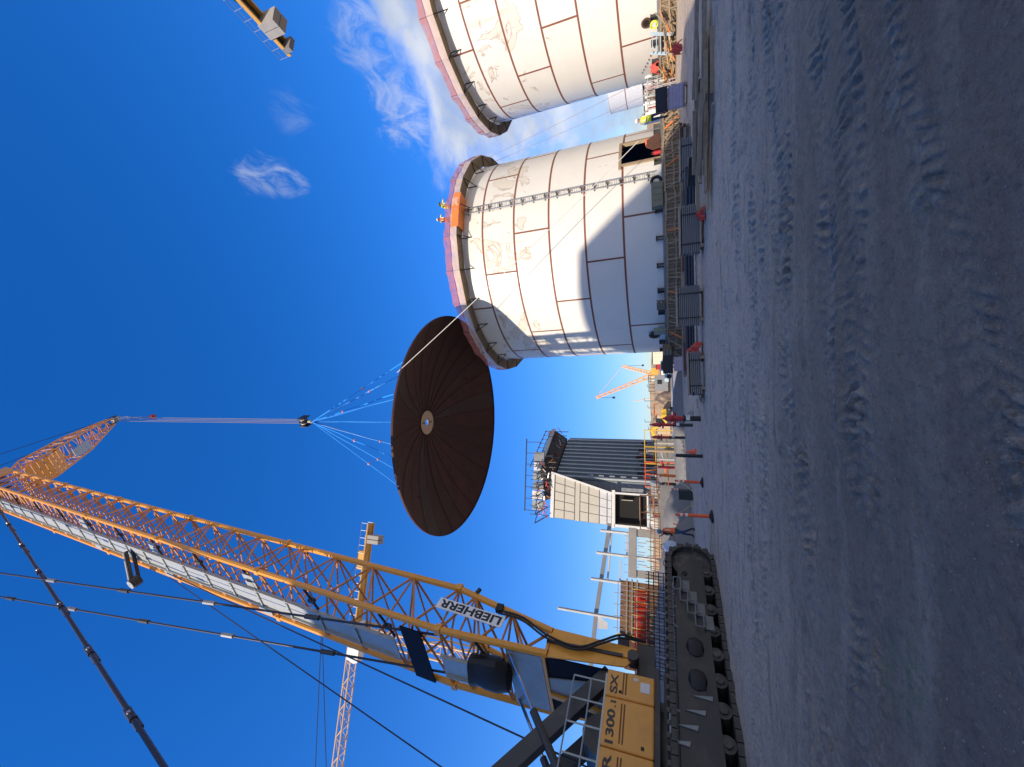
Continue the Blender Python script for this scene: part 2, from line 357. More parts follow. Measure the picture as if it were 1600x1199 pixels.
def ground_h(x, y):
    d = np.hypot(x, y); near = 1 - sstep(22, 34, d)
    h = (fbm(x * 0.35, y * 0.35, 3, 3) - 0.45) * 0.10 * near
    h = h + (fbm(x * 1.6, y * 2.6, 11, 4) - 0.47) * 0.045 * near + (fbm(x * 7, y * 9, 23, 4) - 0.47) * 0.026 * near
    global CHURN
    CHURN = np.zeros_like(x)
    # wheel and crawler passes: (start, heading, bow, half width, tread pitch, depth, patch seed)
    for (y0, sl, bow, hw, pitch, dep, sd_, chev) in ((3.55, 0.03, 0.015, 0.24, 0.115, 0.026, 31, 0.9), (4.0, 0.02, 0.014, 0.22, 0.11, 0.022, 35, -0.7), (4.95, 0.12, -0.012, 0.24, 0.13, 0.032, 41, 1.0),
                                               (5.45, 0.11, -0.012, 0.2, 0.12, 0.024, 42, -0.6), (6.5, -0.05, 0.015, 0.22, 0.13, 0.03, 43, 0.3), (7.0, -0.05, 0.015, 0.2, 0.13, 0.024, 44, 0.2), (8.0, 0.05, -0.006, 0.26, 0.15, 0.026, 47, 0.0), (2.4, 0.4, -0.03, 0.18, 0.1, 0.010, 53, 1.0), (9.8, -0.03, 0.004, 0.3, 0.2, 0.02, 59, 0.2)):
        c = y0 + sl * x + bow * x * x + (vnoise(x * 0.5, x * 0 + sd_, sd_) - 0.5) * 0.25
        w = (y - c) / hw
        m_ = np.exp(-np.clip(np.abs(w), 0, 4) ** 4) * near
        patch = sstep(0.24, 0.46, fbm(x * 0.8, y * 1.1, sd_ + 100, 3))
        jit = (vnoise(x * 3.2, y * 3.2, sd_ + 7) - 0.5) * 0.9 + (vnoise(x * 9.5, y * 9.5, sd_ + 9) - 0.5) * 0.5
        ph = x / pitch + chev * np.abs(w) * 0.8 + np.where(w > 0, 0.5, 0.0) + jit
        row = sstep(0.04, 0.22, np.abs(w + (vnoise(x * 4, y * 4, sd_ + 3) - 0.5) * 0.4))
        tr = sstep(-0.15, 0.45, np.sin(2 * math.pi * ph)) * row
        amp = 0.15 + 1.25 * sstep(0.25, 0.75, fbm(x * 3.4, y * 3.4, sd_ + 13, 2) * 1.25)
        h = h - m_ * dep * 0.35 + m_ * patch * (tr - 0.3) * dep * 1.6 * amp + np.exp(-((np.abs(w) - 1.2) / 0.25) ** 2) * dep * 0.5 * near * (0.3 + patch)
        CHURN = np.maximum(CHURN, m_ * patch * np.clip(amp, 0, 1))
    # smooth graded streaks farther out
    h = h + (fbm(x * 0.25 + 40, y * 3.2, 71, 3) - 0.45) * 0.035 * sstep(6.0, 9.0, y) * near
    return h
def build_ground():
    front = np.radians(np.linspace(-58, 58, 560)); back = np.radians(np.linspace(58, 302, 50))[1:-1]
    ang = np.concatenate([front, back]); na = len(ang)
    r = np.concatenate([[0.35], np.geomspace(0.9, 30, 640), np.geomspace(30, 4500, 50)[1:]]); nr = len(r)
    A, R_ = np.meshgrid(ang, r); X = R_ * np.sin(A); Y = R_ * np.cos(A); Z = ground_h(X, Y)
    V = np.stack([X.ravel(), Y.ravel(), Z.ravel()], 1)
    i, j = np.meshgrid(np.arange(nr - 1), np.arange(na), indexing='ij'); j2 = (j + 1) % na
    F = np.stack([i * na + j, i * na + j2, (i + 1) * na + j2, (i + 1) * na + j], -1).reshape(-1, 4)[:, ::-1]
    me = bpy.data.meshes.new('ground')
    me.vertices.add(len(V)); me.vertices.foreach_set('co', V.ravel())
    me.loops.add(F.size); me.loops.foreach_set('vertex_index', F.ravel().astype(np.int32))
    me.polygons.add(len(F)); me.polygons.foreach_set('loop_start', np.arange(0, F.size, 4, dtype=np.int32))
    me.polygons.foreach_set('use_smooth', np.ones(len(F), bool)); me.update(calc_edges=True); me.validate()
    at = me.attributes.new('churn', 'FLOAT', 'POINT'); at.data.foreach_set('value', CHURN.ravel().astype(np.float32))
    me.materials.append(ground_mat()); return structure(obj('ground', me))
def ground_mat():
    M = bpy.data.materials.new('gravel_ground'); M.use_nodes = True; t = M.node_tree; b = t.nodes['Principled BSDF']; L = t.links
    b.inputs['Roughness'].default_value = 0.95; b.inputs['Specular IOR Level'].default_value = 0.2
    tcn = t.nodes.new('ShaderNodeTexCoord')
    def noise(sc, det, ro=0.6, st=(1, 1, 1), di=0):
        mp = t.nodes.new('ShaderNodeMapping'); mp.inputs['Scale'].default_value = st; L.new(tcn.outputs['Object'], mp.inputs[0])
        n = t.nodes.new('ShaderNodeTexNoise'); n.inputs['Scale'].default_value = sc; n.inputs['Detail'].default_value = det; n.inputs['Roughness'].default_value = ro; n.inputs['Distortion'].default_value = di
        L.new(mp.outputs[0], n.inputs['Vector']); return n.outputs['Fac']
    def mix(f, a, c, lo=None, hi=None):
        m_ = t.nodes.new('ShaderNodeMix'); m_.data_type = 'RGBA'
        if lo is not None:
            mr = t.nodes.new('ShaderNodeMapRange'); mr.inputs[1].default_value = lo; mr.inputs[2].default_value = hi; L.new(f, mr.inputs[0]); f = mr.outputs[0]
        L.new(f, m_.inputs[0])
        for i, s in ((6, a), (7, c)):
            if isinstance(s, tuple): m_.inputs[i].default_value = s + (1,)
            else: L.new(s, m_.inputs[i])
        return m_.outputs[2]
    c = mix(noise(0.55, 7, 0.65), (0.27, 0.225, 0.175), (0.40, 0.335, 0.262), 0.32, 0.68)
    c = mix(noise(0.9, 6, 0.6, (0.35, 2.6, 1)), c, (0.52, 0.44, 0.345), 0.50, 0.76)           # pale dusty streaks along the haul road
    sx = t.nodes.new('ShaderNodeSeparateXYZ'); L.new(tcn.outputs['Object'], sx.inputs[0])
    wob = t.nodes.new('ShaderNodeMath'); wob.operation = 'MULTIPLY_ADD'; L.new(noise(0.35, 4, 0.6, (1, 1.6, 1)), wob.inputs[0]); wob.inputs[1].default_value = 5.0; L.new(sx.outputs[1], wob.inputs[2])
    rd = t.nodes.new('ShaderNodeMapRange'); rd.interpolation_type = 'SMOOTHSTEP'; rd.inputs[1].default_value = 6.0; rd.inputs[2].default_value = 11.0; rd.inputs[4].default_value = 0.9; L.new(wob.outputs[0], rd.inputs[0])
    c = mix(rd.outputs[0], c, (0.70, 0.565, 0.42))
    c = mix(noise(1.3, 7, 0.7, (0.22, 3.2, 1)), c, (0.34, 0.27, 0.2), 0.53, 0.68)
    c = mix(noise(1.7, 5, 0.7, (1, 1, 1), 0.5), c, (0.19, 0.16, 0.13), 0.55, 0.75)         # damp darker patches
    c = mix(noise(16, 6, 0.85), c, (0.13, 0.11, 0.09), 0.50, 0.78)
    c = mix(noise(26, 5, 0.85), c, (0.50, 0.44, 0.37), 0.54, 0.80)
    c = mix(noise(55, 3, 0.8), c, (0.52, 0.47, 0.42), 0.62, 0.74)                            # pale stones
    c = mix(noise(90, 3, 0.8, (1.1, 1, 1)), c, (0.10, 0.085, 0.07), 0.60, 0.74)
    ca = t.nodes.new('ShaderNodeAttribute'); ca.attribute_name = 'churn'
    cm_ = t.nodes.new('ShaderNodeMath'); cm_.operation = 'MULTIPLY'; L.new(ca.outputs['Fac'], cm_.inputs[0])
    cr_ = t.nodes.new('ShaderNodeMapRange'); cr_.inputs[1].default_value = 0.42; cr_.inputs[2].default_value = 0.62; cr_.inputs[4].default_value = 0.8; L.new(noise(6.5, 6, 0.75), cr_.inputs[0]); L.new(cr_.outputs[0], cm_.inputs[1])
    c = mix(cm_.outputs[0], c, (0.56, 0.49, 0.40))                                            # dry churned crumbs, paled to paint in relief contrast lost in flat light
    gp = t.nodes.new('ShaderNodeVectorMath'); gp.operation = 'DISTANCE'; L.new(tcn.outputs['Object'], gp.inputs[0]); gp.inputs[1].default_value = (-1.87, 3.12, 0)
    gw = t.nodes.new('ShaderNodeMath'); gw.operation = 'MULTIPLY'; mr = t.nodes.new('ShaderNodeMapRange'); mr.inputs[1].default_value = 0.42; mr.inputs[2].default_value = 0.12; L.new(gp.outputs['Value'], mr.inputs[0])
    mr2 = t.nodes.new('ShaderNodeMapRange'); mr2.inputs[1].default_value = 0.44; mr2.inputs[2].default_value = 0.66; mr2.inputs[4].default_value = 0.55; L.new(noise(9, 6, 0.7), mr2.inputs[0])
    L.new(mr.outputs[0], gw.inputs[0]); L.new(mr2.outputs[0], gw.inputs[1])
    c = mix(gw.outputs[0], c, (0.07, 0.22, 0.09))                                             # faded green marker paint
    L.new(c, b.inputs['Base Color'])
    b1 = t.nodes.new('ShaderNodeBump'); b1.inputs['Strength'].default_value = 1.0; b1.inputs['Distance'].default_value = 0.03; L.new(noise(32, 7, 0.82), b1.inputs['Height'])
    b2 = t.nodes.new('ShaderNodeBump'); b2.inputs['Strength'].default_value = 0.8; b2.inputs['Distance'].default_value = 0.07; L.new(noise(7, 5, 0.6), b2.inputs['Height']); L.new(b1.outputs[0], b2.inputs['Normal'])
    L.new(b2.outputs[0], b.inputs['Normal']); return M
build_ground()
def build_stones():
    rs = np.random.RandomState(5); n = 9000
    d = 1.7 * np.exp(rs.rand(n) * math.log(11 / 1.7)); a = np.radians(rs.uniform(-50, 50, n)); x, y = d * np.sin(a), d * np.cos(a)
    keep = fbm(x * 0.9, y * 0.9, 81, 3) + rs.rand(n) * 0.35 > 0.58; x, y = x[keep], y[keep]; n = len(x)
    r = (0.0022 + 0.006 * rs.rand(n) ** 3 + (rs.rand(n) > 0.996) * rs.rand(n) * 0.009) * (0.6 + 0.12 * np.hypot(x, y)); z = ground_h(x, y) + r * 0.25
    base = np.array([(1, 0, 0), (0, 1, 0), (-1, 0, 0), (0, -1, 0), (0, 0, 1), (0, 0, -1)], float); F = np.array([(0, 1, 4), (1, 2, 4), (2, 3, 4), (3, 0, 4), (1, 0, 5), (2, 1, 5), (3, 2, 5), (0, 3, 5)])
    th = rs.rand(n) * 6.28; j = rs.uniform(0.65, 1.35, (n, 6, 3)); P = base[None] * j * np.stack([r * 1.3, r, r * 0.75], 1)[:, None, :]
    X = P[..., 0] * np.cos(th)[:, None] - P[..., 1] * np.sin(th)[:, None] + x[:, None]; Y = P[..., 0] * np.sin(th)[:, None] + P[..., 1] * np.cos(th)[:, None] + y[:, None]; Z = P[..., 2] + z[:, None]
    V = np.stack([X, Y, Z], -1).reshape(-1, 3); FF = (F[None] + 6 * np.arange(n)[:, None, None]).reshape(-1, 3)
    me = bpy.data.meshes.new('gravel'); me.from_pydata(V.tolist(), [], FF.tolist()); me.materials.append(mat('gravel_stone', (0.27, 0.235, 0.195), 0.95, var=0.4, vscale=7.0))
    o = obj('gravel', me); tag(o, 'loose small stones scattered over the near gravel yard', 'gravel'); o['kind'] = 'stuff'
build_stones()

# ------------------------------------------------------------------ storage tanks
ZB = 1.1; SEAMS = (1.1, 3.52, 6.04, 8.54, 11.14, 13.63, 15.9)
def cp(r, th, z): return Vector((r * math.sin(th), -r * math.cos(th), z))   # theta 0 faces -Y
def arc_plate(r, t, a0, a1, z0, z1, n=12, mi_out=0, mi_in=1):
    b = MB(); P = []
    for i in range(n + 1):
        a = a0 + (a1 - a0) * i / n
        P += [cp(r, a, z0), cp(r, a, z1), cp(r - t, a, z0), cp(r - t, a, z1)]
    for i in range(n):
        k = 4 * i
        b_f = [(k, k + 4, k + 5, k + 1), (k + 2, k + 3, k + 7, k + 6), (k + 1, k + 5, k + 7, k + 3), (k, k + 2, k + 6, k + 4)]
        for q, mi in zip(b_f, (mi_out, mi_in, mi_out, mi_out)): b.f.append(q); b.mi.append(mi)
    b.f += [(0, 1, 3, 2), (4 * n, 4 * n + 2, 4 * n + 3, 4 * n + 1)]; b.mi += [0, 0]; b.v = [tuple(p) for p in P]; return b
def strip(r, a0, a1, z0, z1, n=None):
    n = n or max(1, int(abs(a1 - a0) / rad(4))); return arc_plate(r + 0.012, 0.03, a0, a1, z0, z1, n, 0, 0)
def build_tank(label, loc, R_, offs, paint, door=None, arc=None, walk=(-180, 180), seams=SEAMS, nplate=7, brk=15.0, detail=True):
    t = thing('storage_tank', label, 'tank', loc)
    step = 360.0 / nplate
    for c in range(len(seams) - 1):
        z0, z1 = seams[c], seams[c + 1]
        for k in range(nplate):
            a0 = offs[c] + step * k; a1 = a0 + step
            spans = [(a0, a1, z0)]
            if door:
                d0, d1, dz = door
                m0 = (a0 + 180) % 360 - 180; m1 = m0 + step
                if z0 < dz and m0 < d1 and m1 > d0:
                    spans = []
                    if m0 < d0: spans.append((m0, d0, z0))
                    if m1 > d1: spans.append((d1, m1, z0))
                    if z1 > dz: spans.append((max(m0, d0), min(m1, d1), dz))
            for s0, s1, zz in spans:
                obj('shell_plate', arc_plate(R_, 0.02, rad(s0), rad(s1), zz, z1, 14), [paint, inner], t, True)
            m0 = (a0 + 180) % 360 - 180
            if not (door and z0 < door[2] - 0.3 and door[0] < m0 < door[1]):
                obj('vertical_seam', strip(R_, rad(a0) - 0.055 / R_, rad(a0) + 0.055 / R_, z0, z1, 1), primer, t)
    for z in seams[1:-1]:
        if door and z < door[2]:
            obj('girth_seam', strip(R_, rad(door[1]), rad(door[0] + 360), z - 0.065, z + 0.065), primer, t)
        else:
            obj('girth_seam', strip(R_, 0, 2 * math.pi, z - 0.065, z + 0.065), primer, t)
    obj('base_ring', strip(R_ + 0.06, 0, 2 * math.pi, seams[0] - 0.03, seams[0] + 0.03), grey, t)
    top = seams[-1]
    obj('rim_angle', strip(R_ + 0.05, 0, 2 * math.pi, top - 0.09, top), white, t)
    if not detail: return t
    # scaffold walkway near the top
    zw = top - 0.62; wid = 0.85; half = rad(brk) / 2
    brace = MB()
    brace.beam((0, 0, -0.02), (0, -wid, -0.02), 0.05, 0.05).beam((0, 0, -0.75), (0, -wid, -0.04), 0.045, 0.045).beam((0, -0.02, 0), (0, -0.02, -0.78), 0.05, 0.05).beam((0, -wid, -0.05), (0, -wid, 1.15), 0.045, 0.045)
    brace_me = brace.mesh('bracket', black)
    n = int((walk[1] - walk[0]) / brk)
    deck_me = MB().prism([(-(R_ + 0.04) * math.tan(half), 0), ((R_ + 0.04) * math.tan(half), 0), ((R_ + wid) * math.tan(half), -wid), (-(R_ + wid) * math.tan(half), -wid)], (0, 0, 0), (1, 0, 0), (0, 1, 0), (0, 0, 1), 0.05).mesh('deck', timber_d)
    hw = (R_ + wid) * math.tan(half)
    for i in range(n):
        a = rad(walk[0] + brk * i); p = cp(R_ + 0.012, a, zw)
        obj('bracket', brace_me, None, t, loc=p, rz=a)
        am = a + half; p = cp((R_ + 0.04), am, zw)
        obj('walkway_deck', deck_me, None, t, loc=p, rz=am)
        def net(z0, z1, sag, seed):
            b = MB(); rr = random.Random(seed); m_ = 6; P = []
            for j in range(m_ + 1):
                u = -hw + 2 * hw * j / m_; s_ = sag * 4 * (j / m_) * (1 - j / m_)
                P += [(u, -wid + rr.uniform(-.02, .02) - .02, z0), (u, -wid - .02 + rr.uniform(-.04, .04), (z0 + z1) / 2), (u, -wid - .02 + rr.uniform(-.03, .05), z1 - s_ + rr.uniform(-.04, .04))]
            b.add(P, [(3 * j + q, 3 * j + 3 + q, 3 * j + 4 + q, 3 * j + 1 + q) for j in range(m_) for q in (0, 1)]); return b
        obj('edge_netting', net(0.0, 0.55, 0.0, i), net_cream, t, loc=p, rz=am)
        obj('edge_netting', net(0.56, 1.12, random.uniform(0.02, 0.2), i + 50), net_pink, t, loc=p, rz=am)
        obj('guard_rope', MB().cyl((-hw, -wid - .03, 0.56), (hw, -wid - .03, 0.56), 0.016, 5), redm, t, loc=p, rz=am)
    return t
T2 = Vector((11.06, 35.83, 0)); TR = 8.7
tank2 = build_tank('white welded steel tank with a ladder and doorway, partly in shadow', T2, TR, (-2.5, -19.2, 15.4, -1.8, -19.0, 15.7), paint2, door=(22.0, 37.5, 3.62))
T3 = Vector((31.98, 30.5, 0))
tank3 = build_tank('sunlit white welded steel tank cut off by the frame, beside the one with the doorway', T3, TR, (-81.2, -98.4, -62.8, -79.6, -96.3, -61.8), paint3, walk=(-165, 15))
tank4 = build_tank('small far white tank seen in the gap between the two big tanks', azpt(38.2, 92), 8.4, (3, 21), white, seams=(3.4, 6.2, 9.2), detail=False, nplate=5)
obj('skirt', MB().lathe([(8.4, 3.4), (8.9, 2.4), (8.9, 0.0)], 32), primer, tank4)
# unseen buildings behind the viewpoint, fitted to the shadows over the yard
sv, qv = Vector((.839, -.545, 0)), Vector((.545, .839, 0))
caster = thing('caster_building', 'unseen tall slope-roofed mill building behind the viewpoint that shades crane and tank', 'building', qv * -40.0)
poly = [(-20.4, 0), (-20.4, 30.6), (-17.5, 32.3), (-13.8, 33.5), (-7.4, 33.3), (-3.3, 28.6), (-3.3, 0)]  # added caster, outline drawn from the shadow wanted on tank and crane
obj('wall', MB().prism(poly, (0, 0, 0), sv, (0, 0, 1), qv, 6.0), concrete, caster)
for a, b_ in zip(poly[1:5], poly[2:6]): obj('roof_sheet', MB().beam(sv * a[0] + Vector((0, 0, a[1] + .06)) + qv * 3.0, sv * b_[0] + Vector((0, 0, b_[1] + .06)) + qv * 3.0, 6.3, .08), grey, caster)
for r in range(6):
    for c_ in range(5): obj('window', MB().box((0, 0, 0), (1.6, .08, 1.4)), glass_d, caster, loc=sv * (-18.4 + 3.2 * c_) + qv * 6.03 + Vector((0, 0, 3.5 + 4.2 * r)), rz=math.atan2(-.545, .839))
tank6 = build_tank('lower white tank behind the viewpoint that shades the near gravel', (-13.2, -9.9, 0), 8.3, (0, 20, 9, 30, 12, 25), paint2, seams=(0.9, 3.6, 6.3, 9.0, 11.8, 14.6, 17.4), detail=False, nplate=7)
obj('roof', MB().lathe([(8.35, 17.4), (8.0, 17.5), (4, 17.7), (0.01, 17.8)], 48), white, tank6)

tank7 = build_tank('white tank far behind the viewpoint that shades the bank behind the crane', (-39.8, -9.9, 0), 7.8, (0, 20, 9, 30, 12, 25), paint2, seams=(0.9, 4.1, 7.3, 10.5, 13.7, 15.8, 18.7), detail=False, nplate=7)
obj('roof', MB().lathe([(7.85, 18.7), (7.5, 18.8), (4, 19.0), (0.01, 19.1)], 48), white, tank7)
# door frame, ladder, manholes and base details of the tank in the middle
def ring_box(name, r, a_deg, z, size, m_, parent, tilt=0):
    return obj(name, MB().box((0, 0, 0), size), m_, parent, loc=cp(r, rad(a_deg), z), rz=rad(a_deg))
ring_box('door_jamb', TR + 0.02, 22.0, 2.36, (0.16, 0.22, 2.5), timber, tank2)
ring_box('door_jamb', TR + 0.02, 37.5, 2.36, (0.16, 0.22, 2.5), timber, tank2)
obj('door_header', arc_plate(TR + 0.12, 0.2, rad(20.2), rad(38.4), 3.60, 3.78, 6, 0, 0), timber, tank2)
for s in (-0.21, 0.21): obj('ladder_rail', MB().beam((s, -0.17, 1.5), (s, -0.17, 15.3), 0.05, 0.05, up=(0, 1, 0)), alum, tank2, loc=cp(TR, rad(13.2), 0), rz=rad(13.2))
rung = MB().cyl((-0.21, -0.17, 0), (0.21, -0.17, 0), 0.018, 6).mesh('rung', alum)
for i in range(46): obj('rung', rung, None, tank2, loc=cp(TR, rad(13.2), 1.65 + 0.295 * i), rz=rad(13.2))
clip = MB().beam((-0.24, 0, 0), (0.24, -0.18, 0.04), 0.04, 0.07).beam((0.24, 0, 0.14), (-0.05, -0.18, -0.08), 0.035, 0.06).mesh('ladder_clip', dgrey)
for i in range(16): obj('ladder_clip', clip, None, tank2, loc=cp(TR + 0.01, rad(13.2), 1.9 + 0.86 * i), rz=rad(13.2))
def manhole(parent, a, z, r, plug, ringm):
    b = MB().cyl((0, 0.02, 0), (0, -0.12, 0), r + 0.05, 20).cyl((0, -0.12, 0), (0, -0.14, 0), r + 0.12, 20)
    o = obj('manhole', b, ringm, parent, True if False else False, loc=cp(TR, rad(a), z), rz=rad(a))
    obj('opening', MB().cyl((0, -0.141, 0), (0, -0.146, 0), r, 20), plug, o)
manhole(tank2, -61.4, 1.85, 0.30, darkin, dgrey); manhole(tank3, -73.6, 1.8, 0.2, darkin, rust); manhole(tank3, -109, 1.8, 0.24, darkin, white)
chair = MB().box((0, -0.12, 0.2), (0.05, 0.24, 0.4)).box((0.2, -0.12, 0.2), (0.05, 0.24, 0.4)).box((0.1, -0.12, 0.42), (0.34, 0.28, 0.04)).mesh('anchor_chair', dgrey)
for a in range(-80, 60, 11):
    if not (20 < a < 40): obj('anchor_chair', chair, None, tank2, loc=cp(TR, rad(a), ZB), rz=rad(a))
for a in range(-128, -40, 11): obj('anchor_chair', chair, None, tank3, loc=cp(TR, rad(a), ZB), rz=rad(a))
for i in range(8): obj('weld_tab', MB().box((0, -0.05, 0), (0.07, 0.1, 0.05)), dgrey, tank3, loc=cp(TR, rad(-86 - 2.2 * i), 1.35 + 0.13 * i), rz=rad(-86 - 2.2 * i))
# orange screen bay with two workers comes below; foundations
def foundation(name, c, a0, a1, label):
    f = structure(obj(name, MB().lathe([(TR + 0.7, 0), (TR + 0.7, ZB - 0.03), (0.01, ZB - 0.03)], 72), concd, None, loc=(c.x, c.y, 0)))
    t = thing('timber_formwork', label, 'formwork', (c.x, c.y, 0))
    rr = TR + 1.02; st = 5.2; hwid = rr * math.tan(rad(st / 2)) - 0.012
    pan = MB().box((0, 0, 0.5), (hwid * 2, 0.03, 0.98)).mesh('form_panel', timber_d)
    waler = MB().box((0, -0.06, 0), (hwid * 2.03, 0.09, 0.10)).mesh('waler', timber)
    stud = MB().box((0, -0.04, 0.5), (0.06, 0.06, 1.0)).mesh('stud', timber_w)
    prop = MB().beam((0, -0.1, 0.85), (0, -0.85, 0.03), 0.09, 0.05, up=(1, 0, 0)).mesh('raking_prop', timber)
    propo = MB().beam((0, -0.1, 0.85), (0, -0.8, 0.03), 0.09, 0.05, up=(1, 0, 0)).mesh('raking_prop', orange_steel)
    stake = MB().box((0, -0.88, 0.18), (0.06, 0.05, 0.5)).mesh('stake', timber_w)
    k = 0; a = a0
    while a < a1:
        A = rad(a); p = cp(rr, A, 0); jz = random.uniform(-0.05, 0.05)
        obj('form_panel', pan, None, t, loc=p + Vector((0, 0, jz)), rz=A)
        obj('waler', waler, None, t, loc=p + Vector((0, 0, 0.42 + jz)), rz=A + random.uniform(-.01, .01)); obj('waler', waler, None, t, loc=p + Vector((0, 0, 0.93 + jz)), rz=A)
        for q in (-1.4, 0, 1.4): obj('stud', stud, None, t, loc=cp(rr, A + rad(q), jz), rz=A)
        o = obj('raking_prop', propo if k % 4 == 2 else prop, None, t, loc=cp(rr, A + rad(random.uniform(-1.5, 1.5)), 0), rz=A + random.uniform(-0.25, 0.25))
        if k % 2: obj('stake', stake, None, t, loc=cp(rr, A + rad(1), 0), rz=A)
        a += st; k += 1
    return t
foundation('tank_foundation', T2, -84, 76, 'ring of timber formwork with raking props under the tank with the doorway')
foundation('tank_foundation', T3, -134, -30, 'ring of timber formwork under the sunlit tank at the frame edge')
# ------------------------------------------------------------------ hanging roof
RC = Vector((-3.165, 29.202, 17.471)); RR = 8.75; RISE = 2.75
roof = thing('tank_roof', 'huge round rusty brown steel tank roof hanging from the crane', 'roof', RC)
roof.rotation_euler = (0.039, 0.018, 0)
SR = (RR * RR + RISE * RISE) / (2 * RISE)
def dome(r): return math.sqrt(SR * SR - r * r) - (SR - RISE)
NP = 26; r_in = 0.55
for k in range(NP):
    a0, a1 = 2 * math.pi * k / NP + 0.05, 2 * math.pi * (k + 1) / NP + 0.05; b = MB(); P = []; m_ = 9; na_ = 4
    lap = 0.0
    for i in range(m_ + 1):
        r = r_in + (RR - r_in) * i / m_
        for j in range(na_ + 1):
            a = a0 + (a1 - a0) * j / na_ + (0.02 if k % 2 == 0 else 0) * (1 if j == na_ else -1 if j == 0 else 0)
            P.append((r * math.cos(a), r * math.sin(a), dome(r) - (0.022 if k % 2 == 0 else 0.0) * min(1, (r - r_in) / 2.0)))
    N = len(P); P += [(x, y, z + 0.012) for x, y, z in P]
    for i in range(m_):
        for j in range(na_):
            q = (i * (na_ + 1) + j, i * (na_ + 1) + j + 1, (i + 1) * (na_ + 1) + j + 1, (i + 1) * (na_ + 1) + j)
            b.f += [q, tuple(x + N for x in reversed(q))]; b.mi += [0, 0]
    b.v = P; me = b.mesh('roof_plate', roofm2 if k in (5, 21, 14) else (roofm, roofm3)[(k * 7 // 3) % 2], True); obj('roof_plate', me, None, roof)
obj('rim_ring', MB().lathe([(RR - 0.02, -0.10), (RR + 0.02, -0.10), (RR + 0.02, 0.04), (RR - 0.02, 0.04), (RR - 0.02, -0.10)], 72), roofm, roof)
obj('hub_plate', MB().lathe([(0.24, 0.0), (1.0, -0.06), (1.0, -0.03), (0.24, 0.03), (0.24, 0.0)], 28, (0, 0, RISE - 0.07)), mat('hub_primer', (0.62, 0.45, 0.30), 0.7, var=0.12, vscale=4), roof)
for s in (-1, 1): obj('hub_strap', MB().box((0.0, s * 0.5, RISE - 0.13), (0.06, 0.46, 0.03)), rust, roof)
for k in range(9):
    a = 2 * math.pi * k / 9 + 0.25; obj('lifting_lug', MB().box((6.4 * math.cos(a), 6.4 * math.sin(a), dome(6.4) + 0.12), (0.3, 0.05, 0.34), a), dgrey, roof)
seam_m = mat('roof_seam', (0.06, 0.027, 0.018), 0.7, var=0.3)
for k in range(NP):
    a = 2 * math.pi * k / NP + 0.05; pts = [((r_in + (RR - r_in) * i / 8) * math.cos(a), (r_in + (RR - r_in) * i / 8) * math.sin(a), dome(r_in + (RR - r_in) * i / 8) - 0.03) for i in range(9)]
    obj('radial_seam', MB().tube(pts, 0.018, 4), seam_m, roof)
HOOK = Vector((-3.2, 29.2, 33.1))
SL = ('farthest right of the blue slings, running from hook to hanging roof', 'second blue sling from the right between hook and roof', 'third blue sling from the right between hook and roof', 'fourth blue sling from the right between hook and roof',
      'blue sling hanging straight between hook and roof middle', 'fourth blue sling from the left between hook and roof', 'third blue sling from the left between hook and roof', 'second blue sling from the left between hook and roof', 'farthest left of the blue slings, running from hook to hanging roof')
ends = []
for k in range(9):
    a = 2 * math.pi * k / 9 + 0.25; ends.append(RC + Vector((6.4 * math.cos(a), 6.4 * math.sin(a), dome(6.4) + 0.25)))
ends.sort(key=lambda p: -p.x / p.y)
for k, e in enumerate(ends):
    s = thing('lifting_sling', SL[k], 'sling', HOOK, group='blue slings carrying the roof')
    d = e - HOOK; side = d.cross(Vector((0, 0, 1))).normalized() * 0.07; mid = 0.45 + 0.08 * (k % 3)
    pts1 = [d * (i / 12) + side * math.sin(i * 1.3 + k) * (0.5 if i not in (0, 12) else 0) for i in range(13)]
    obj('sling_leg', MB().tube(pts1, 0.045, 6), sling_m, s)
    if k % 2 == 0: obj('sling_leg', MB().tube([d * (i / 12) - side * math.sin(i * 0.9 + k) * (0.9 if i not in (0, 12) else 0) for i in range(13)], 0.036, 6), sling_m, s)
    obj('shackle', MB().lathe([(0.0, -0.1), (0.1, -0.05), (0.12, 0.05), (0.0, 0.12)], 8, tuple(d * mid)), mat('pink_shackle', (0.75, 0.25, 0.25), 0.5), s)

# ------------------------------------------------------------------ crawler crane (local: x right, y forward, z up)
PHI = 0.373; TL = math.tan(0.082)
crane = thing('crawler_crane', 'yellow crawler crane with tall lattice boom and dark tracks at the frame edge', 'crane', (-9.714, 12.603, 0), -PHI)
def by(z): return TL * z
BW, BD = 1.415, 0.86
def lerp(a, b, t): return a + (b - a) * t
def yr(z):      # rear face of the boom, drawn in towards the foot
    if z >= 8.8: return by(z) - BD
    if z >= 4.9: return lerp(-0.14, by(8.8) - BD, (z - 4.9) / 3.9)
    return lerp(-0.02, -0.14, (z - 2.3) / 2.6)
def yf(z):
    if z >= 8.8: return by(z) + BD
    if z >= 4.9: return lerp(0.62, by(8.8) + BD, (z - 4.9) / 3.9)
    return lerp(0.42, 0.62, (z - 2.3) / 2.6)
def boom_st(z): return [Vector((BW, yf(z), z)), Vector((BW, yr(z), z)), Vector((-BW, yr(z), z)), Vector((-BW, yf(z), z))]
zs = [4.9, 8.8, 18.6, 27.0, 35.4, 43.8, 54.5]
bays = [5, 9, 8, 8, 8, 10]
lattice_run(crane, [boom_st(z) for z in zs], bays, 0.115, 0.045, chordy, bracey, 'boom_chord', 'boom_brace')
pin = MB().box((0, 0, 0), (0.27, 0.25, 0.22)).mesh('pin_joint', yellow)
for z in zs[1:-1]:
    for p in boom_st(z): obj('pin_joint', pin, None, crane, loc=p)
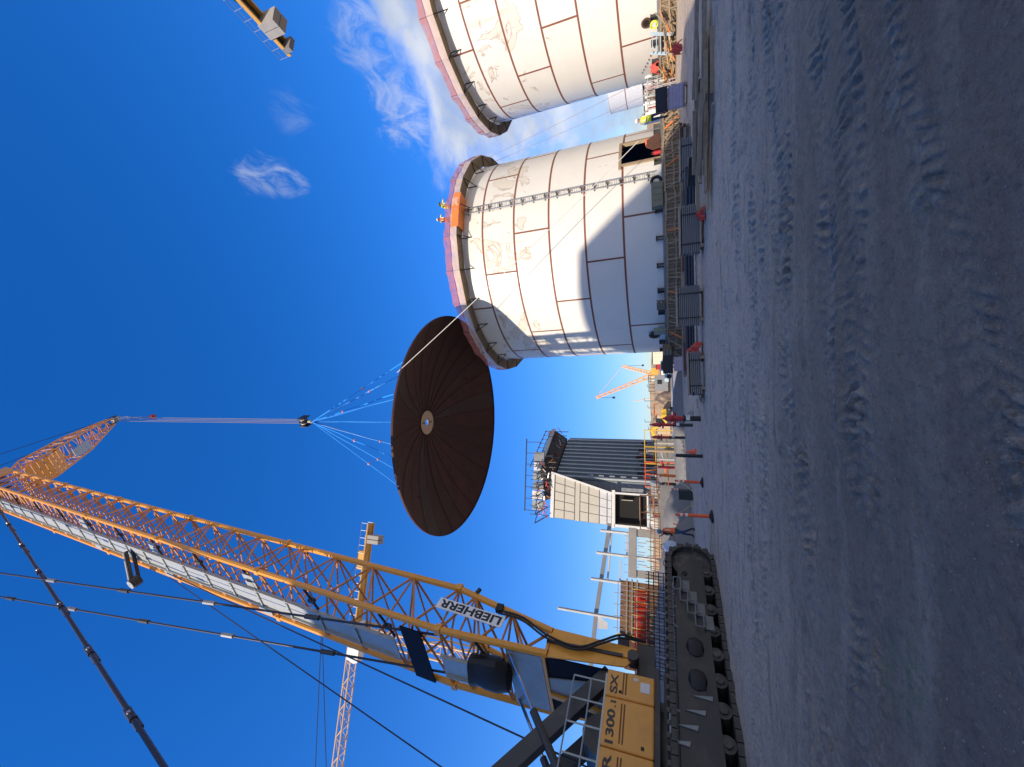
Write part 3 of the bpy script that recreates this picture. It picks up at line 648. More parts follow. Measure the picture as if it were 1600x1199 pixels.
# foot of the boom: plated sides that narrow to the pivot
FT = Vector((0, 0.28, 2.35))
for s in (-1, 1):
    x = s * BW
    obj('foot_plate', MB().prism([(yf(4.9) + .1, 5.0), (lerp(yf(4.9), yr(4.9), .48), 5.0), (FT.y - .02, FT.z), (FT.y + .3, FT.z - .1)], (x - 0.04, 0, 0), (0, 1, 0), (0, 0, 1), (1, 0, 0), 0.08), yellow, crane)
    obj('foot_plate', MB().prism([(lerp(yf(4.9), yr(4.9), .52), 5.0), (yr(4.9) - .1, 5.0), (FT.y - .3, FT.z + .2), (FT.y - .06, FT.z)], (x - 0.03, 0, 0), (0, 1, 0), (0, 0, 1), (1, 0, 0), 0.05), yellow, crane)
    obj('foot_rib', MB().beam((x + s * .05, lerp(yf(4.9), yr(4.9), .5), 5.0), (x + s * .05, FT.y, FT.z + .3), .05, .09), dgrey, crane)
    obj('foot_pin', MB().cyl((x - s * 0.2, FT.y, FT.z), (x + s * 0.18, FT.y, FT.z), 0.16, 14), dgrey, crane)
def rear(u, z, off=0.0):        # point on the rear face of the boom
    return Vector((u, yr(z) - off, z))
def rear_plate(name, u0, u1, z0, z1, off, m_, t=0.05):
    b = MB(); P = [rear(u0, z0, off), rear(u1, z0, off), rear(u1, z1, off), rear(u0, z1, off)]; Q = [p + Vector((0, -t, 0)) for p in P]
    b.add(P + Q, [(0, 1, 2, 3), (7, 6, 5, 4), (0, 4, 5, 1), (1, 5, 6, 2), (2, 6, 7, 3), (3, 7, 4, 0)]); return obj(name, b, m_, crane)
rear_plate('rear_plate', -1.3, 1.3, 5.1, 6.3, 0.03, grey)
P = [Vector((-1.35, yr(4.95), 4.95)), Vector((1.35, yr(4.95), 4.95)), Vector((1.2, yr(2.7), 2.7)), Vector((-1.2, yr(2.7), 2.7))]
def quadslab(P, m_, name, off, t=0.05):
    n = (P[1] - P[0]).cross(P[2] - P[0]).normalized(); n = n if n.y < 0 else -n
    A = [p + n * off for p in P]; B = [p + n * t for p in A]; k = len(P)
    return obj(name, MB().add(A + B, [tuple(range(k)), tuple(range(2 * k - 1, k - 1, -1))] + [(i, (i + 1) % k, k + (i + 1) % k, k + i) for i in range(k)]), m_, crane)
quadslab(P, navy, 'rear_plate', 0.02)
quadslab([P[0].lerp(P[1], .42), P[0].lerp(P[1], .66), P[3].lerp(P[2], .80), P[3].lerp(P[2], .18)], grey, 'rear_plate', 0.075, 0.03)
quadslab([P[0].lerp(P[1], .36), P[0].lerp(P[1], .42), P[3].lerp(P[2], .20), P[3].lerp(P[2], .10)], yellow, 'rear_rib', 0.11, 0.08)
quadslab([P[0], P[1], P[1] + Vector((0, 0, .1)), P[0] + Vector((0, 0, .1))], yellow, 'rear_rib', 0.06, 0.08)
# galvanised walkway on the rear face, in lengths with ribs
z = 6.9; k = 0
while z < 53:
    z2 = min(z + 2.05, 53)
    if not (9.4 < z + 1 < 10.9):
        w_ = rear_plate('walkway_section', -0.72, 0.28, z + .03, z2 - .03, 0.10, lgrey, 0.04)
        for u in (-0.72, 0.28):
            obj('walkway_lip', MB().beam(rear(u, z + .03, 0.16), rear(u, z2 - .03, 0.16), 0.04, 0.14), lgrey, crane)
        obj('walkway_rib', MB().beam(rear(-0.77, z, 0.18), rear(0.33, z, 0.18), 0.05, 0.09, up=(0, 0, 1)), lgrey, crane)
        if k % 2 == 0: obj('walkway_hanger', MB().beam(rear(0.33, z, 0.08), rear(1.3, z + 0.5, 0.05), 0.08, 0.05).box(rear(0.75, z + .25, 0.06), (.16, .16, .3)), dgrey, crane)
    z = z2; k += 1
rear_plate('dark_cover', -1.42, 1.2, 9.55, 10.45, 0.14, navy)
for z_ in (19.1, 27.6, 36.2): rear_plate('service_plate', 0.35, 1.05, z_, z_ + 0.75, 0.06, lgrey)
for z_ in (18.9, 27.4, 36.0): rear_plate('service_plate', -1.35, -1.02, z_, z_ + 0.9, 0.06, lgrey)
# black cloth bag lashed low on the boom
b = MB(); prof = [(0.02, 6.15), (0.38, 6.25), (0.52, 6.6), (0.5, 7.0), (0.42, 7.35), (0.48, 7.6), (0.1, 7.75)]; b.lathe(prof, 14); b.v = [(x * 1.25 + 0.3 + 0.06 * math.sin(9 * z), y * 0.75 + yr(z) - 0.3 + 0.05 * math.sin(7 * x), z) for x, y, z in b.v]
obj('cloth_bag', b, black, crane, True)
# folded bracket standing out of the walkway
b = MB(); q = [rear(-0.1, 31.2, 0.2), rear(-1.55, 30.2, 0.9)]
for dz in (-0.16, 0.16): b.beam(q[0] + Vector((0, dz, 0)), q[1] + Vector((0, dz, 0)), 0.12, 0.2)
b.cyl(q[1] + Vector((0, -.2, 0)), q[1] + Vector((0, .2, 0)), 0.3, 14); obj('sheave_bracket', b, dgrey, crane); obj('sheave', MB().cyl(q[1] + Vector((0, -.28, 0)), q[1] + Vector((0, -.24, 0)), 0.26, 14).beam(q[0] + Vector((0, -.28, 0)), q[1] + Vector((0, -.28, 0)), .06, .1), lgrey, crane)
# maker's sign on the right-hand face
axis = Vector((0, .107, 1)).normalized(); uprear = Vector((0, -1, .107)).normalized()
so = Vector((BW + 0.13, by(6.6) + 0.13, 6.6)) ; sign = MB(); LEN, HGT = 2.7, 0.46
so2 = Vector((BW + 0.13, .48, 6.58))
sign.prism([(0, -0.21), (LEN, -0.21), (LEN, 0.21), (0, 0.21)], so2, axis, uprear, (1, 0, 0), 0.03)
sg = obj('maker_sign', sign, mat('sign_white', (0.85, 0.85, 0.82), 0.5), crane)
text_mesh('sign_lettering', 'LIEBHERR', 0.41, black, sg, so2 + Vector((0.034, 0, 0)) + axis * 0.1 - uprear * 0.145, axis, uprear, width=LEN - 0.2)
# hoses running down the foot
for off in (0.0, 0.1):
    pts = [Vector((BW + 0.12, yf(6.9) - 0.2 - off, 6.9)), Vector((BW + 0.18, yf(6) - 0.1 - off, 6.0)), Vector((BW + 0.14, yf(5) - .28 - off, 5.0)), Vector((BW + 0.14, .2 - off, 4.0)), Vector((BW + 0.2, .5 - off, 3.3)), Vector((BW + 0.25, .78 - off, 2.7)), Vector((BW + 0.1, .8, 2.0))]
    sm = []
    for i in range(len(pts) - 1):
        p0, p1, p2, p3 = pts[max(i - 1, 0)], pts[i], pts[i + 1], pts[min(i + 2, len(pts) - 1)]
        for j in range(6):
            t = j / 6; sm.append(0.5 * ((2 * p1) + (p2 - p0) * t + (2 * p0 - 5 * p1 + 4 * p2 - p3) * t * t + (3 * p1 - p0 - 3 * p2 + p3) * t ** 3))
    obj('hydraulic_hose', MB().tube(sm + [pts[-1]], 0.034, 7), black, crane)
obj('floodlight', MB().box((BW + .12, yf(6.9) - .12, 6.9), (.18, .26, .24)), black, crane)
obj('floodlight', MB().cyl((BW + .1, yf(8.0) + .08, 8.0), (BW + .1, yf(8.0) + .25, 7.95), .08, 10), dgrey, crane)
# boom head and luffing jib
HD = 55.2
b = MB()
for s in (-1, 1): b.prism([(by(54) + BD + .1, 54), (by(54) - BD - .1, 54), (by(HD) - BD, HD + 1.2), (by(HD) + BD + .3, HD + 1.4)], (s * BW - .05, 0, 0), (0, 1, 0), (0, 0, 1), (1, 0, 0), .1)
obj('boom_head', b, yellow, crane)
for u in (-.7, -.2, .3, .8): obj('head_sheave', MB().cyl((u, by(HD) + .1, HD + .8), (u + .08, by(HD) + .1, HD + .8), .55, 20), dgrey, crane)
JB = Vector((0, by(HD) + BD + 0.2, HD + 0.6)); JT = Vector((0, 17.95, 66.0)); jd = (JT - JB).normalized(); jn = Vector((0, -jd.z, jd.y)); JL = (JT - JB).length
def jst(t, w, h): c = JB + jd * JL * t; return [c + Vector((w, 0, 0)) - jn * h, c + Vector((w, 0, 0)) + jn * h, c + Vector((-w, 0, 0)) + jn * h, c + Vector((-w, 0, 0)) - jn * h]
J = [jst(0.0, 1.0, .35), jst(.16, 1.15, 1.0), jst(.52, 1.0, .95), jst(.94, .38, .3)]
lattice_run(crane, J, [3, 7, 8], 0.085, 0.04, chordy, bracey, 'jib_chord', 'jib_brace')
for i in range(7):
    t0 = .02 + .035 * i; c0 = [p for p in jst(t0, 1.0, .5 + .5 * min(1, t0 / .16))]; c1 = jst(t0 + .03, 1.0, .5 + .5 * min(1, (t0 + .03) / .16))
    A = [c0[0], c0[3], c1[3], c1[0]]; A = [p - jn * .09 for p in A]; B = [p - jn * .05 for p in A]
    obj('jib_plate', MB().add(A + B, [(0, 1, 2, 3), (7, 6, 5, 4), (0, 4, 5, 1), (1, 5, 6, 2), (2, 6, 7, 3), (3, 7, 4, 0)]), yellow, crane)
c = JB + jd * JL * .36
obj('jib_winch', MB().cyl(c + Vector((-.8, 0, 0)) + jn * .3, c + Vector((.8, 0, 0)) + jn * .3, .35, 14), black, crane)
obj('jib_platform', MB().beam(c + Vector((-.3, 0, 0)) - jn * 1.0, c + jd * 2.6 + Vector((-.3, 0, 0)) - jn * 1.0, .9, .06), lgrey, crane)
b = MB(); c = JB + jd * JL
for s in (-1, 1): b.prism([(-1.3, -.32), (-1.3, .32), (.25, .3), (.35, -.25)], c + Vector((s * .34 - .03, 0, 0)), jd, jn, (1, 0, 0), .06)
obj('jib_head', b, dgrey, crane)
for u in (-.22, 0, .22): obj('head_sheave', MB().cyl(c + Vector((u - .05, 0, -.1)), c + Vector((u + .05, 0, -.1)), .42, 18), lgrey, crane)
for u in (-.15, .15): bar('jib_mast', c + jn * .3, c + jn * 1.1 + jd * -.5 + Vector((u, 0, 0)), .05, dgrey, crane)
HL = Vector((0, 17.95, 34.1))
for u in (-.27, -.09, .09, .27): bar('hoist_rope', Vector((u, 17.95, 65.7)), Vector((u * .8, 17.95, 34.6)), 0.028, wire, crane, 6)
bar('auxiliary_rope', Vector((.1, 18.5, 65.9)), Vector((.1, 18.55, 60.0)), 0.02, wire, crane, 6)
obj('headache_ball', MB().lathe([(0.02, -.5), (.2, -.42), (.3, -.2), (.28, .05), (.1, .3), (.05, .55)], 12, (.1, 18.55, 59.4)), redm, crane)
b = MB()
for s in (-.34, 0, .34): b.cyl((s - .07, HL.y, HL.z + .2), (s + .07, HL.y, HL.z + .2), .42, 16)
for s in (-.42, .42): b.prism([(-.4, -.55), (.4, -.55), (.45, .35), (-.45, .35)], (s, HL.y, HL.z + .1), (0, 1, 0), (0, 0, 1), (.05, 0, 0), 1)
hk = obj('hook_block', b, black, crane); obj('hook', MB().cyl((0, HL.y, HL.z - .4), (0, HL.y, HL.z - .85), .13, 10).tube([(0, HL.y + .22 * math.cos(t), HL.z - 1.0 + .22 * math.sin(t)) for t in [rad(q) for q in range(90, 400, 30)]], .08, 8), lgrey, hk)
for s in (-.2, .2): obj('cheek_plate', MB().cyl((s - .03, HL.y, HL.z + .2), (s + .03, HL.y, HL.z + .2), .3, 12), white, hk)
# luffing struts and pendants
SA = Vector((0, -4.2, 63.2)); SBk = Vector((0, 1.0, 66))
for s in (-.9, .9):
    bar('rear_strut', Vector((s, by(HD), HD + 1.2)), Vector((s, SA.y, SA.z)), .12, chordy, crane)
    bar('front_strut', Vector((s, by(HD) + .5, HD + 1.3)), Vector((s * .8, SBk.y + 3, SBk.z + 2)), .12, chordy, crane)
    p, q = Vector((s * 1.1, -.05, 9.0)), Vector((s * 1.1, SA.y, SA.z)); bar('backstay_pendant', p, q, 0.042, cable, crane)
    for i in range(1, 10): bar('pendant_link', p.lerp(q, i / 10 - .006), p.lerp(q, i / 10 + .006), .09, dgrey if i % 2 else grey, crane)
    bar('jib_pendant', Vector((s * .8, SBk.y + 3, SBk.z + 2)), JB + jd * JL * .97 + jn * .3 + Vector((s * .3, 0, 0)), .03, cable, crane, 6)
AT = Vector((0, -7.0, 8.6))
for s in (-.24, .24):
    p, q = Vector((s, by(HD) - BD, HD)), Vector((s, AT.y, AT.z)); bar('boom_pendant', p, q, 0.07, cable, crane)
    for i in range(1, 9):
        c = p.lerp(q, i / 9.0); d = (q - p).normalized(); bar('pendant_link', c - d * .35, c + d * .35, .115, cable, crane); bar('link_pin', c + Vector((-.16, 0, 0)), c + Vector((.16, 0, 0)), .06, alum, crane)
bar('luffing_wire', Vector((0, .6, 26)), Vector((0, -2.0, 3.4)), 0.025, cable, crane, 6)
bar('luffing_wire', Vector((-.3, .6, 26)), Vector((-.8, -3.6, 3.2)), 0.022, cable, crane, 6)
# superstructure
HW = 1.62
obj('machine_deck', MB().box((0, -3.7, 1.78), (3.0, 7.6, 0.3)).box((0, 0.4, 2.0), (2.2, 1.2, .5)), dgrey, crane)
cuts = [-0.28, -1.02, -2.2, -3.55, -4.9, -6.2, -7.4]
for s in (1, -1):
    for a, b_ in zip(cuts, cuts[1:]):
        b = MB().box((s * (HW - .3), (a + b_) / 2, 2.37), (.6, a - b_ - .022, 1.28)); 
        # softened top edge
        p = obj('side_door', b, pany, crane)
        bv = p.modifiers.new('bevel', 'BEVEL'); bv.width = .045; bv.segments = 2
        for dz in (0, .075):
            obj('vent_slot', MB().box((s * (HW + .001), (a + b_) / 2 + (.03 if a == cuts[0] else 0), 2.555 - dz), (.012, (a - b_) * .78, .035)), mat('slot_dark', (.16, .06, .012), .6), p)
        obj('door_latch', MB().box((s * (HW + .006), b_ + .16, 2.0 if b_ < -2 else 2.62), (.02, .07, .075)), black, p)
    obj('lower_trim', MB().box((s * (HW - .25), -3.8, 1.66), (.45, 7.0, .13)), dgrey, crane)
obj('engine_roof', MB().box((0, -5.2, 2.95), (2.0, 4.2, .25)), dgrey, crane)
fr = mat('letter_charcoal', (0.06, 0.055, 0.05), 0.6)
for s_, y0, wd in (('LR', -2.92, .58), ('1300', -2.12, .78), ('.1', -1.28, .16), ('SX', -.93, .52)):
    text_mesh('door_lettering', s_, .27 if s_ != '.1' else .2, fr, crane, Vector((HW + .004, y0, 2.71)), (0, 1, 0), (0, 0, 1), width=wd)
obj('warning_plate', MB().box((HW + .006, -.62, 1.98), (.008, .26, .24)), white, crane); obj('warning_plate', MB().box((HW + .006, -.45, 2.22), (.008, .09, .12)), alum, crane)
# handrails on the deck edge
b = MB()
for y in (-.6, -1.2, -1.8, -2.5, -3.3): b.cyl((HW - .15, y, 3.0), (HW - .15, y, 3.95), .022, 6)
for z in (3.45, 3.95): b.cyl((HW - .15, -.6, z), (HW - .15, -3.3, z), .022, 6)
obj('deck_rail', b, lgrey, crane)
obj('catwalk', MB().box((HW - .3, -2.4, 3.03), (.5, 4.0, .05)), lgrey, crane)
for s in (-1.05, 1.05):
    obj('gantry_leg', MB().beam((s, -.1, 3.0), (s * .7, AT.y, AT.z), .34, .42), dgrey, crane)
    obj('gantry_rear_leg', MB().beam((s * .9, -6.6, 2.9), (s * .7, AT.y, AT.z), .3, .3), dgrey, crane)
    p, q = Vector((s * 1.05, yr(6.2) - .05, 6.2)), Vector((s * 1.05, -3.9, 3.0))
    bar('backstop_rod', p, p.lerp(q, .45), .055, chrome, crane); bar('backstop_cylinder', p.lerp(q, .38), q, .11, dgrey, crane)
    bar('backstop_pipe', p.lerp(q, .4) + Vector((0, -.12, -.12)), q + Vector((0, -.12, -.12)), .02, grey, crane)
bar('gantry_head', Vector((-1.2, AT.y, AT.z)), Vector((1.2, AT.y, AT.z)), .2, dgrey, crane)
obj('boom_winch', MB().cyl((-.9, -1.6, 3.1), (.9, -1.6, 3.1), .5, 20), dgrey, crane)
for k in range(6): obj('counterweight', MB().box((0, -7.9, 1.75 + .42 * k), (4.2, 1.5, .40)), pany, crane)
cab = MB().prism([(0, 0), (1.9, 0), (2.0, .8), (1.6, 2.0), (0, 2.0)], (-2.75, -.6, 1.7), (0, 1, 0), (0, 0, 1), (1, 0, 0), 1.05); cb = obj('cab', cab, pany, crane); obj('cab_window', MB().prism([(.2, .7), (1.85, .7), (1.5, 1.8), (.2, 1.8)], (-1.69, -.6, 1.7), (0, 1, 0), (0, 0, 1), (1, 0, 0), .01), glass_d, cb)
# undercarriage
obj('carbody', MB().box((0, -1.4, 1.05), (2.6, 3.0, .9)).box((0, -2.9, .85), (5.2, .8, .6)).box((0, 0.1, .85), (5.2, .8, .6)).cyl((0, -1.4, 1.4), (0, -1.4, 1.68), 1.3, 28), dgrey, crane)
TY0, TY1, TRAD, TZ = -6.0, 2.25, 0.60, 0.66
Lf = TY1 - TY0; per = 2 * Lf + 2 * math.pi * TRAD; NPAD = 84
pad = MB().box((0, 0, 0), (1.1, per / NPAD * .9, .13)).box((0, -.03, .09), (1.1, .09, .08)).mesh('track_pad', track_m)
for s in (1, -1):
    xc = s * 3.02
    fr_ = obj('track_frame', MB().prism([(TY0 - .2, .36), (TY1 + .05, .34), (TY1 + .18, .66), (TY1 - .35, 1.02), (TY1 - 1.1, 1.16), (TY0 + .6, 1.16), (TY0 - .2, .9)], (xc - .42, 0, 0), (0, 1, 0), (0, 0, 1), (1, 0, 0), .90), mat('track_frame_paint', (.05, .05, .048), .5, .2, col2=(.11, .095, .07), c2amt=(.5, .72)), crane)
    for k in range(NPAD):
        d = per * k / NPAD
        if d < Lf: p, a = (TY0 + d, TZ + TRAD + .02), 0
        elif d < Lf + math.pi * TRAD: t = (d - Lf) / TRAD; p, a = (TY1 + (TRAD + .02) * math.sin(t), TZ + (TRAD + .02) * math.cos(t)), -t
        elif d < 2 * Lf + math.pi * TRAD: p, a = (TY1 - (d - Lf - math.pi * TRAD), TZ - TRAD - .02), math.pi
        else: t = (d - 2 * Lf - math.pi * TRAD) / TRAD; p, a = (TY0 - (TRAD + .02) * math.sin(t), TZ - (TRAD + .02) * math.cos(t)), math.pi - t
        o = obj('track_pad', pad, None, crane, loc=(xc, p[0], p[1])); o.rotation_euler = (a, 0, 0)
    for k in range(13): obj('track_roller', MB().cyl((xc - .4, TY0 + .35 + .63 * k, .27), (xc + .46, TY0 + .35 + .63 * k, .27), .17, 14).cyl((xc + .46, TY0 + .35 + .63 * k, .27), (xc + .5, TY0 + .35 + .63 * k, .27), .09, 10), track_m, crane)
    obj('idler_wheel', MB().cyl((xc - .35, TY1, TZ), (xc + .4, TY1, TZ), .55, 22), track_m, crane); obj('drive_sprocket', MB().cyl((xc - .35, TY0, TZ), (xc + .4, TY0, TZ), .55, 22), track_m, crane)
xs = 3.02 + .49
step_me = MB()
for a, b_ in (((0, 0), (.42, 0)), ((0, .2), (.42, .2))): step_me.cyl((a[1] * 0 + .0, a[0], a[1]), (0, b_[0], b_[1]), .02, 6)
for y in (0, .42): step_me.cyl((0, y, 0), (0, y, .2), .02, 6)
step_me.box((-.05, .21, .01), (.12, .42, .02)).box((-.08, .21, -.12), (.02, .40, .22))
step_me = step_me.mesh('folding_step', mat('step_grey', (.17, .18, .18), .5, .3))
for k in range(4): obj('folding_step', step_me, None, crane, loc=(xs + .1, 1.05 - .36 * k, .98 - .17 * k))
fin_m = mat('fin_pale', (.22, .24, .25), .45, .3)
for k in range(4): obj('stiffener_fin', MB().prism([(0, 0), (.03, .40), (.10, -.02)], (xs - .02, -2.75 + .33 * k, .98 - .17 * k), (0, 1, 0), (0, 0, 1), (1, 0, 0), .04), fin_m, crane)
for y in (-.55, -1.35):
    b = MB().lathe([(.02, -.05), (.2, 0), (.26, .16), (.2, .3), (.05, .36)], 10); b.v = [(x * .55 + xs - .02, yy * 1.0 + y, z + .58) for x, yy, z in b.v]; obj('tool_bag', b, black, crane, True)
for y, z in ((.55, 1.18), (-2.1, 1.2)): obj('grab_handle', MB().tube([(xs - .1, y, z - .2), (xs + .02, y, z + .05), (xs + .02, y - .1, z + .14), (xs + .02, y - .5, z + .14), (xs + .02, y - .6, z + .02), (xs - .1, y - .62, z - .2)], .025, 7), alum, crane)
obj('tie_down_eye', MB().tube([(xs, 1.75 + .06 * math.cos(t), .86 + .06 * math.sin(t)) for t in [q * .7 for q in range(10)]], .02, 6), black, crane)

# ------------------------------------------------------------------ people
def person(label, loc, rz, J, vest, hat, shirt, trousers, group=None, scale=1.0):
    t = thing('person', label, 'person', loc, rz, group); t.scale = (scale,) * 3
    base = dict(pel=(0, 0, .96), waist=(0, 0, 1.10), chest=(0, .01, 1.33), neck=(0, .0, 1.50), skull=(0, .02, 1.60), crown=(0, .02, 1.70),
                shR=(.18, 0, 1.42), elR=(.25, .0, 1.14), haR=(.26, .10, .90), shL=(-.18, 0, 1.42), elL=(-.25, .0, 1.14), haL=(-.26, .10, .90),
                hiR=(.10, 0, .90), knR=(.11, .04, .50), anR=(.11, 0, .09), toR=(.12, .17, .04), hiL=(-.10, 0, .90), knL=(-.11, .04, .50), anL=(-.11, 0, .09), toL=(-.12, .17, .04))
    base.update(J or {}); nm = list(base); ix = {k: i for i, k in enumerate(nm)}; V = [Vector(base[k]) for k in nm]
    rads = dict(pel=.145, waist=.125, chest=.15, neck=.058, skull=.088, crown=.075, shR=.07, shL=.07, elR=.048, elL=.048, haR=.036, haL=.036, hiR=.095, hiL=.095, knR=.066, knL=.066, anR=.048, anL=.048, toR=.042, toL=.042)
    R_ = [rads[k] for k in nm]
    E_ = [('pel', 'waist'), ('waist', 'chest'), ('chest', 'neck'), ('neck', 'skull'), ('skull', 'crown'), ('chest', 'shR'), ('shR', 'elR'), ('elR', 'haR'), ('chest', 'shL'), ('shL', 'elL'), ('elL', 'haL'),
          ('pel', 'hiR'), ('hiR', 'knR'), ('knR', 'anR'), ('anR', 'toR'), ('pel', 'hiL'), ('hiL', 'knL'), ('knL', 'anL'), ('anL', 'toL')]
    E_ = [(ix[a], ix[b]) for a, b in E_]
    for sd_ in 'RL':
        h, e = Vector(base['ha' + sd_]), Vector(base['el' + sd_]); d = (h - e).normalized(); s = d.cross(Vector((0, 1, 0.2))).normalized(); i0 = ix['ha' + sd_]
        V.append(h + d * .08); R_.append(.034); pi_ = len(V) - 1; E_.append((i0, pi_))
        for q, ln in ((-.028, .07), (-.009, .085), (.010, .08), (.028, .062)):
            V.append(h + d * .09 + s * q); R_.append(.0095); V.append(h + d * (.09 + ln) + s * q * 1.2 + Vector((0, .02, 0))); R_.append(.008); E_ += [(pi_, len(V) - 2), (len(V) - 2, len(V) - 1)]
        V.append(h + d * .07 + s * .055 * (1 if sd_ == 'R' else -1)); R_.append(.0105); E_.append((i0, len(V) - 1))
    me = bpy.data.meshes.new('body'); me.from_pydata([tuple(v) for v in V], E_, [])
    o = bpy.data.objects.new('body', me); COL.objects.link(o)
    sk = o.modifiers.new('skin', 'SKIN'); sk.use_smooth_shade = True
    for i, r in enumerate(R_): me.skin_vertices[0].data[i].radius = (r, r * (.78 if nm[i] in ('pel', 'waist', 'chest') else 1) if i < len(nm) else r)
    me.skin_vertices[0].data[0].use_root = True
    ss = o.modifiers.new('sub', 'SUBSURF'); ss.levels = 1; ss.render_levels = 1
    bpy.context.view_layer.update()
    m2 = bpy.data.meshes.new_from_object(o.evaluated_get(bpy.context.evaluated_depsgraph_get())); bpy.data.objects.remove(o)
    m2.materials.clear()
    for q in (skin, shirt, trousers, black): m2.materials.append(q)
    seg = {('chest', 'waist', 'pel', 'shR', 'shL', 'elR', 'elL'): 1}
    for p in m2.polygons:
        c = p.center; k = min(nm, key=lambda n_: (Vector(base[n_]) - c).length - rads[n_]); z_ = 0
        if k in ('chest', 'waist', 'shR', 'shL', 'elR', 'elL'): z_ = 1
        if k in ('pel', 'hiR', 'hiL', 'knR', 'knL'): z_ = 2
        if k in ('anR', 'anL', 'toR', 'toL'): z_ = 3
        p.material_index = z_; p.use_smooth = True
    body = obj('body', m2, None, t)
    a, b_ = Vector(base['pel']), Vector(base['neck']); ch = Vector(base['chest']); vb = MB(); P = []; n = 14
    ring = [(a + (ch - a) * -.1, .175, .145), (a + (ch - a) * .4, .165, .135), (ch + Vector((0, 0, -.03)), .19, .15), (ch + (b_ - ch) * .45, .19, .13), (ch + (b_ - ch) * .8, .11, .1)]
    for c, rx, ry in ring:
        for i in range(n): q = 2 * math.pi * i / n; P.append(c + Vector((rx * math.cos(q), ry * math.sin(q), 0)))
    vb.add(P, [(r * n + i, r * n + (i + 1) % n, (r + 1) * n + (i + 1) % n, (r + 1) * n + i) for r in range(len(ring) - 1) for i in range(n)]); v_ = obj('safety_vest', vb, vest, t, True)
    sv = mat('reflective', (.75, .78, .7), .3)
    for s in (-.1, .1): obj('reflective_strip', MB().beam(ch + Vector((s, -.155, -.2)), ch + Vector((s, -.150, .06)), .05, .012, up=(0, 1, 0)).beam(ch + Vector((s, .155, -.2)), ch + Vector((s, .150, .06)), .05, .012, up=(0, 1, 0)), sv, v_)
    s = Vector(base['skull']); d = (Vector(base['crown']) - s).normalized(); c = s + d * .035
    hb = MB().lathe([(.165, -.005), (.125, .0), (.122, .05), (.10, .10), (.05, .13), (.001, .138)], 14, tuple(c)); obj('hard_hat', hb, hat, t, True)
    fc = MB().box(s + Vector((0, .10, -.02)), (.03, .035, .045), top=(.5, .4)).box(s + Vector((.034, .092, .012)), (.026, .01, .012), mi=1).box(s + Vector((-.034, .092, .012)), (.026, .01, .012), mi=1).box(s + Vector((0, .09, -.06)), (.05, .012, .012), mi=2).box(s + Vector((.095, .0, -.01)), (.02, .04, .06)).box(s + Vector((-.095, .0, -.01)), (.02, .04, .06))
    obj('face', fc, [skin, black, redm], t)
    return t
person('worker in orange vest and blue jeans walking past the crane track with an arm raised', azpt(-19.4, 23.3), rad(70), dict(knR=(.12, .22, .52), anR=(.12, .24, .10), toR=(.12, .41, .06), knL=(-.12, -.10, .50), anL=(-.12, -.36, .10), toL=(-.12, -.22, .04), chest=(0, .07, 1.32), neck=(0, .10, 1.49), skull=(0, .13, 1.59), crown=(0, .14, 1.69),
        shR=(.18, .08, 1.41), elR=(.22, .34, 1.38), haR=(.2, .5, 1.55), shL=(-.18, .08, 1.41), elL=(-.24, .0, 1.14), haL=(-.22, .2, 1.0)), vest_o, hat_b, shirt_b, denim, scale=1.03)
person('worker in yellow and orange vest beside the tank doorway', azpt(31.6, 27.3, 1.02) + Vector((0, 0, -.35)), rad(170), dict(elR=(.3, .2, 1.2), haR=(.2, .42, 1.15), elL=(-.3, .2, 1.2), haL=(-.18, .42, 1.1)), vest_y, hat_w, shirt_g, denim)
for i, (a, lab, v_, rz_, h_) in enumerate(((16.4, 'right one of the two workers on top of the tank, behind the orange screen', vest_y, 196, hat_b), (9.4, 'left one of the two workers on top of the tank, leaning over the orange screen', vest_o, 175, hat_w))):
    p = T2 + cp(TR + .45, rad(a), 15.42); person(lab, p, rad(rz_), dict(chest=(0, .2, 1.25), neck=(0, .32, 1.38), skull=(0, .42, 1.45), crown=(0, .47, 1.54), shR=(.18, .27, 1.33), shL=(-.18, .27, 1.33), elR=(.26, .5, 1.2), haR=(.2, .7, 1.1), elL=(-.26, .5, 1.2), haL=(-.2, .7, 1.05)), v_, h_, vest_y, denim, 'workers on the tank rim')
for a in (8.0, 16.5):
    A = rad(a); hwd = (TR + .95) * math.tan(rad(4.1)); obj('orange_screen', MB().box((0, -.93, .14), (hwd * 2, .05, .58)).box((0, -.45, -.1), (hwd * 2, .9, .05)), orange_steel, tank2, loc=cp(TR, A, 15.3), rz=A)

# ------------------------------------------------------------------ tag lines and guy wires
def rope(label, p, q, r, m_, sag=0.0, cat='rope', name='tag_line'):
    p, q = Vector(p), Vector(q); pts = []
    for i in range(25):
        t = i / 24; v = p.lerp(q, t) - p; v.z -= sag * 4 * t * (1 - t); pts.append(v)
    o = obj(name, MB().tube(pts, r, 6), m_, None, True, loc=p); return tag(o, label, cat)
rope('white tag line from the hanging roof down to the tank doorway', (0.9, 21.55, 17.4), azpt(29.6, 27.6, 2.3), 0.022, rope_m, 0.25)
for k, (p, q) in enumerate(((T2 + cp(TR + .5, rad(62), 16.0), azpt(35.2, 30, 2.2)), (T2 + cp(TR + .5, rad(75), 16.0), azpt(33.8, 33, 2.2)))):
    rope(('nearer' if k == 0 else 'farther') + ' of the thin guy wires slanting down in the gap between the tanks', p, q, 0.012, wire, 0.3, 'wire', 'guy_wire')

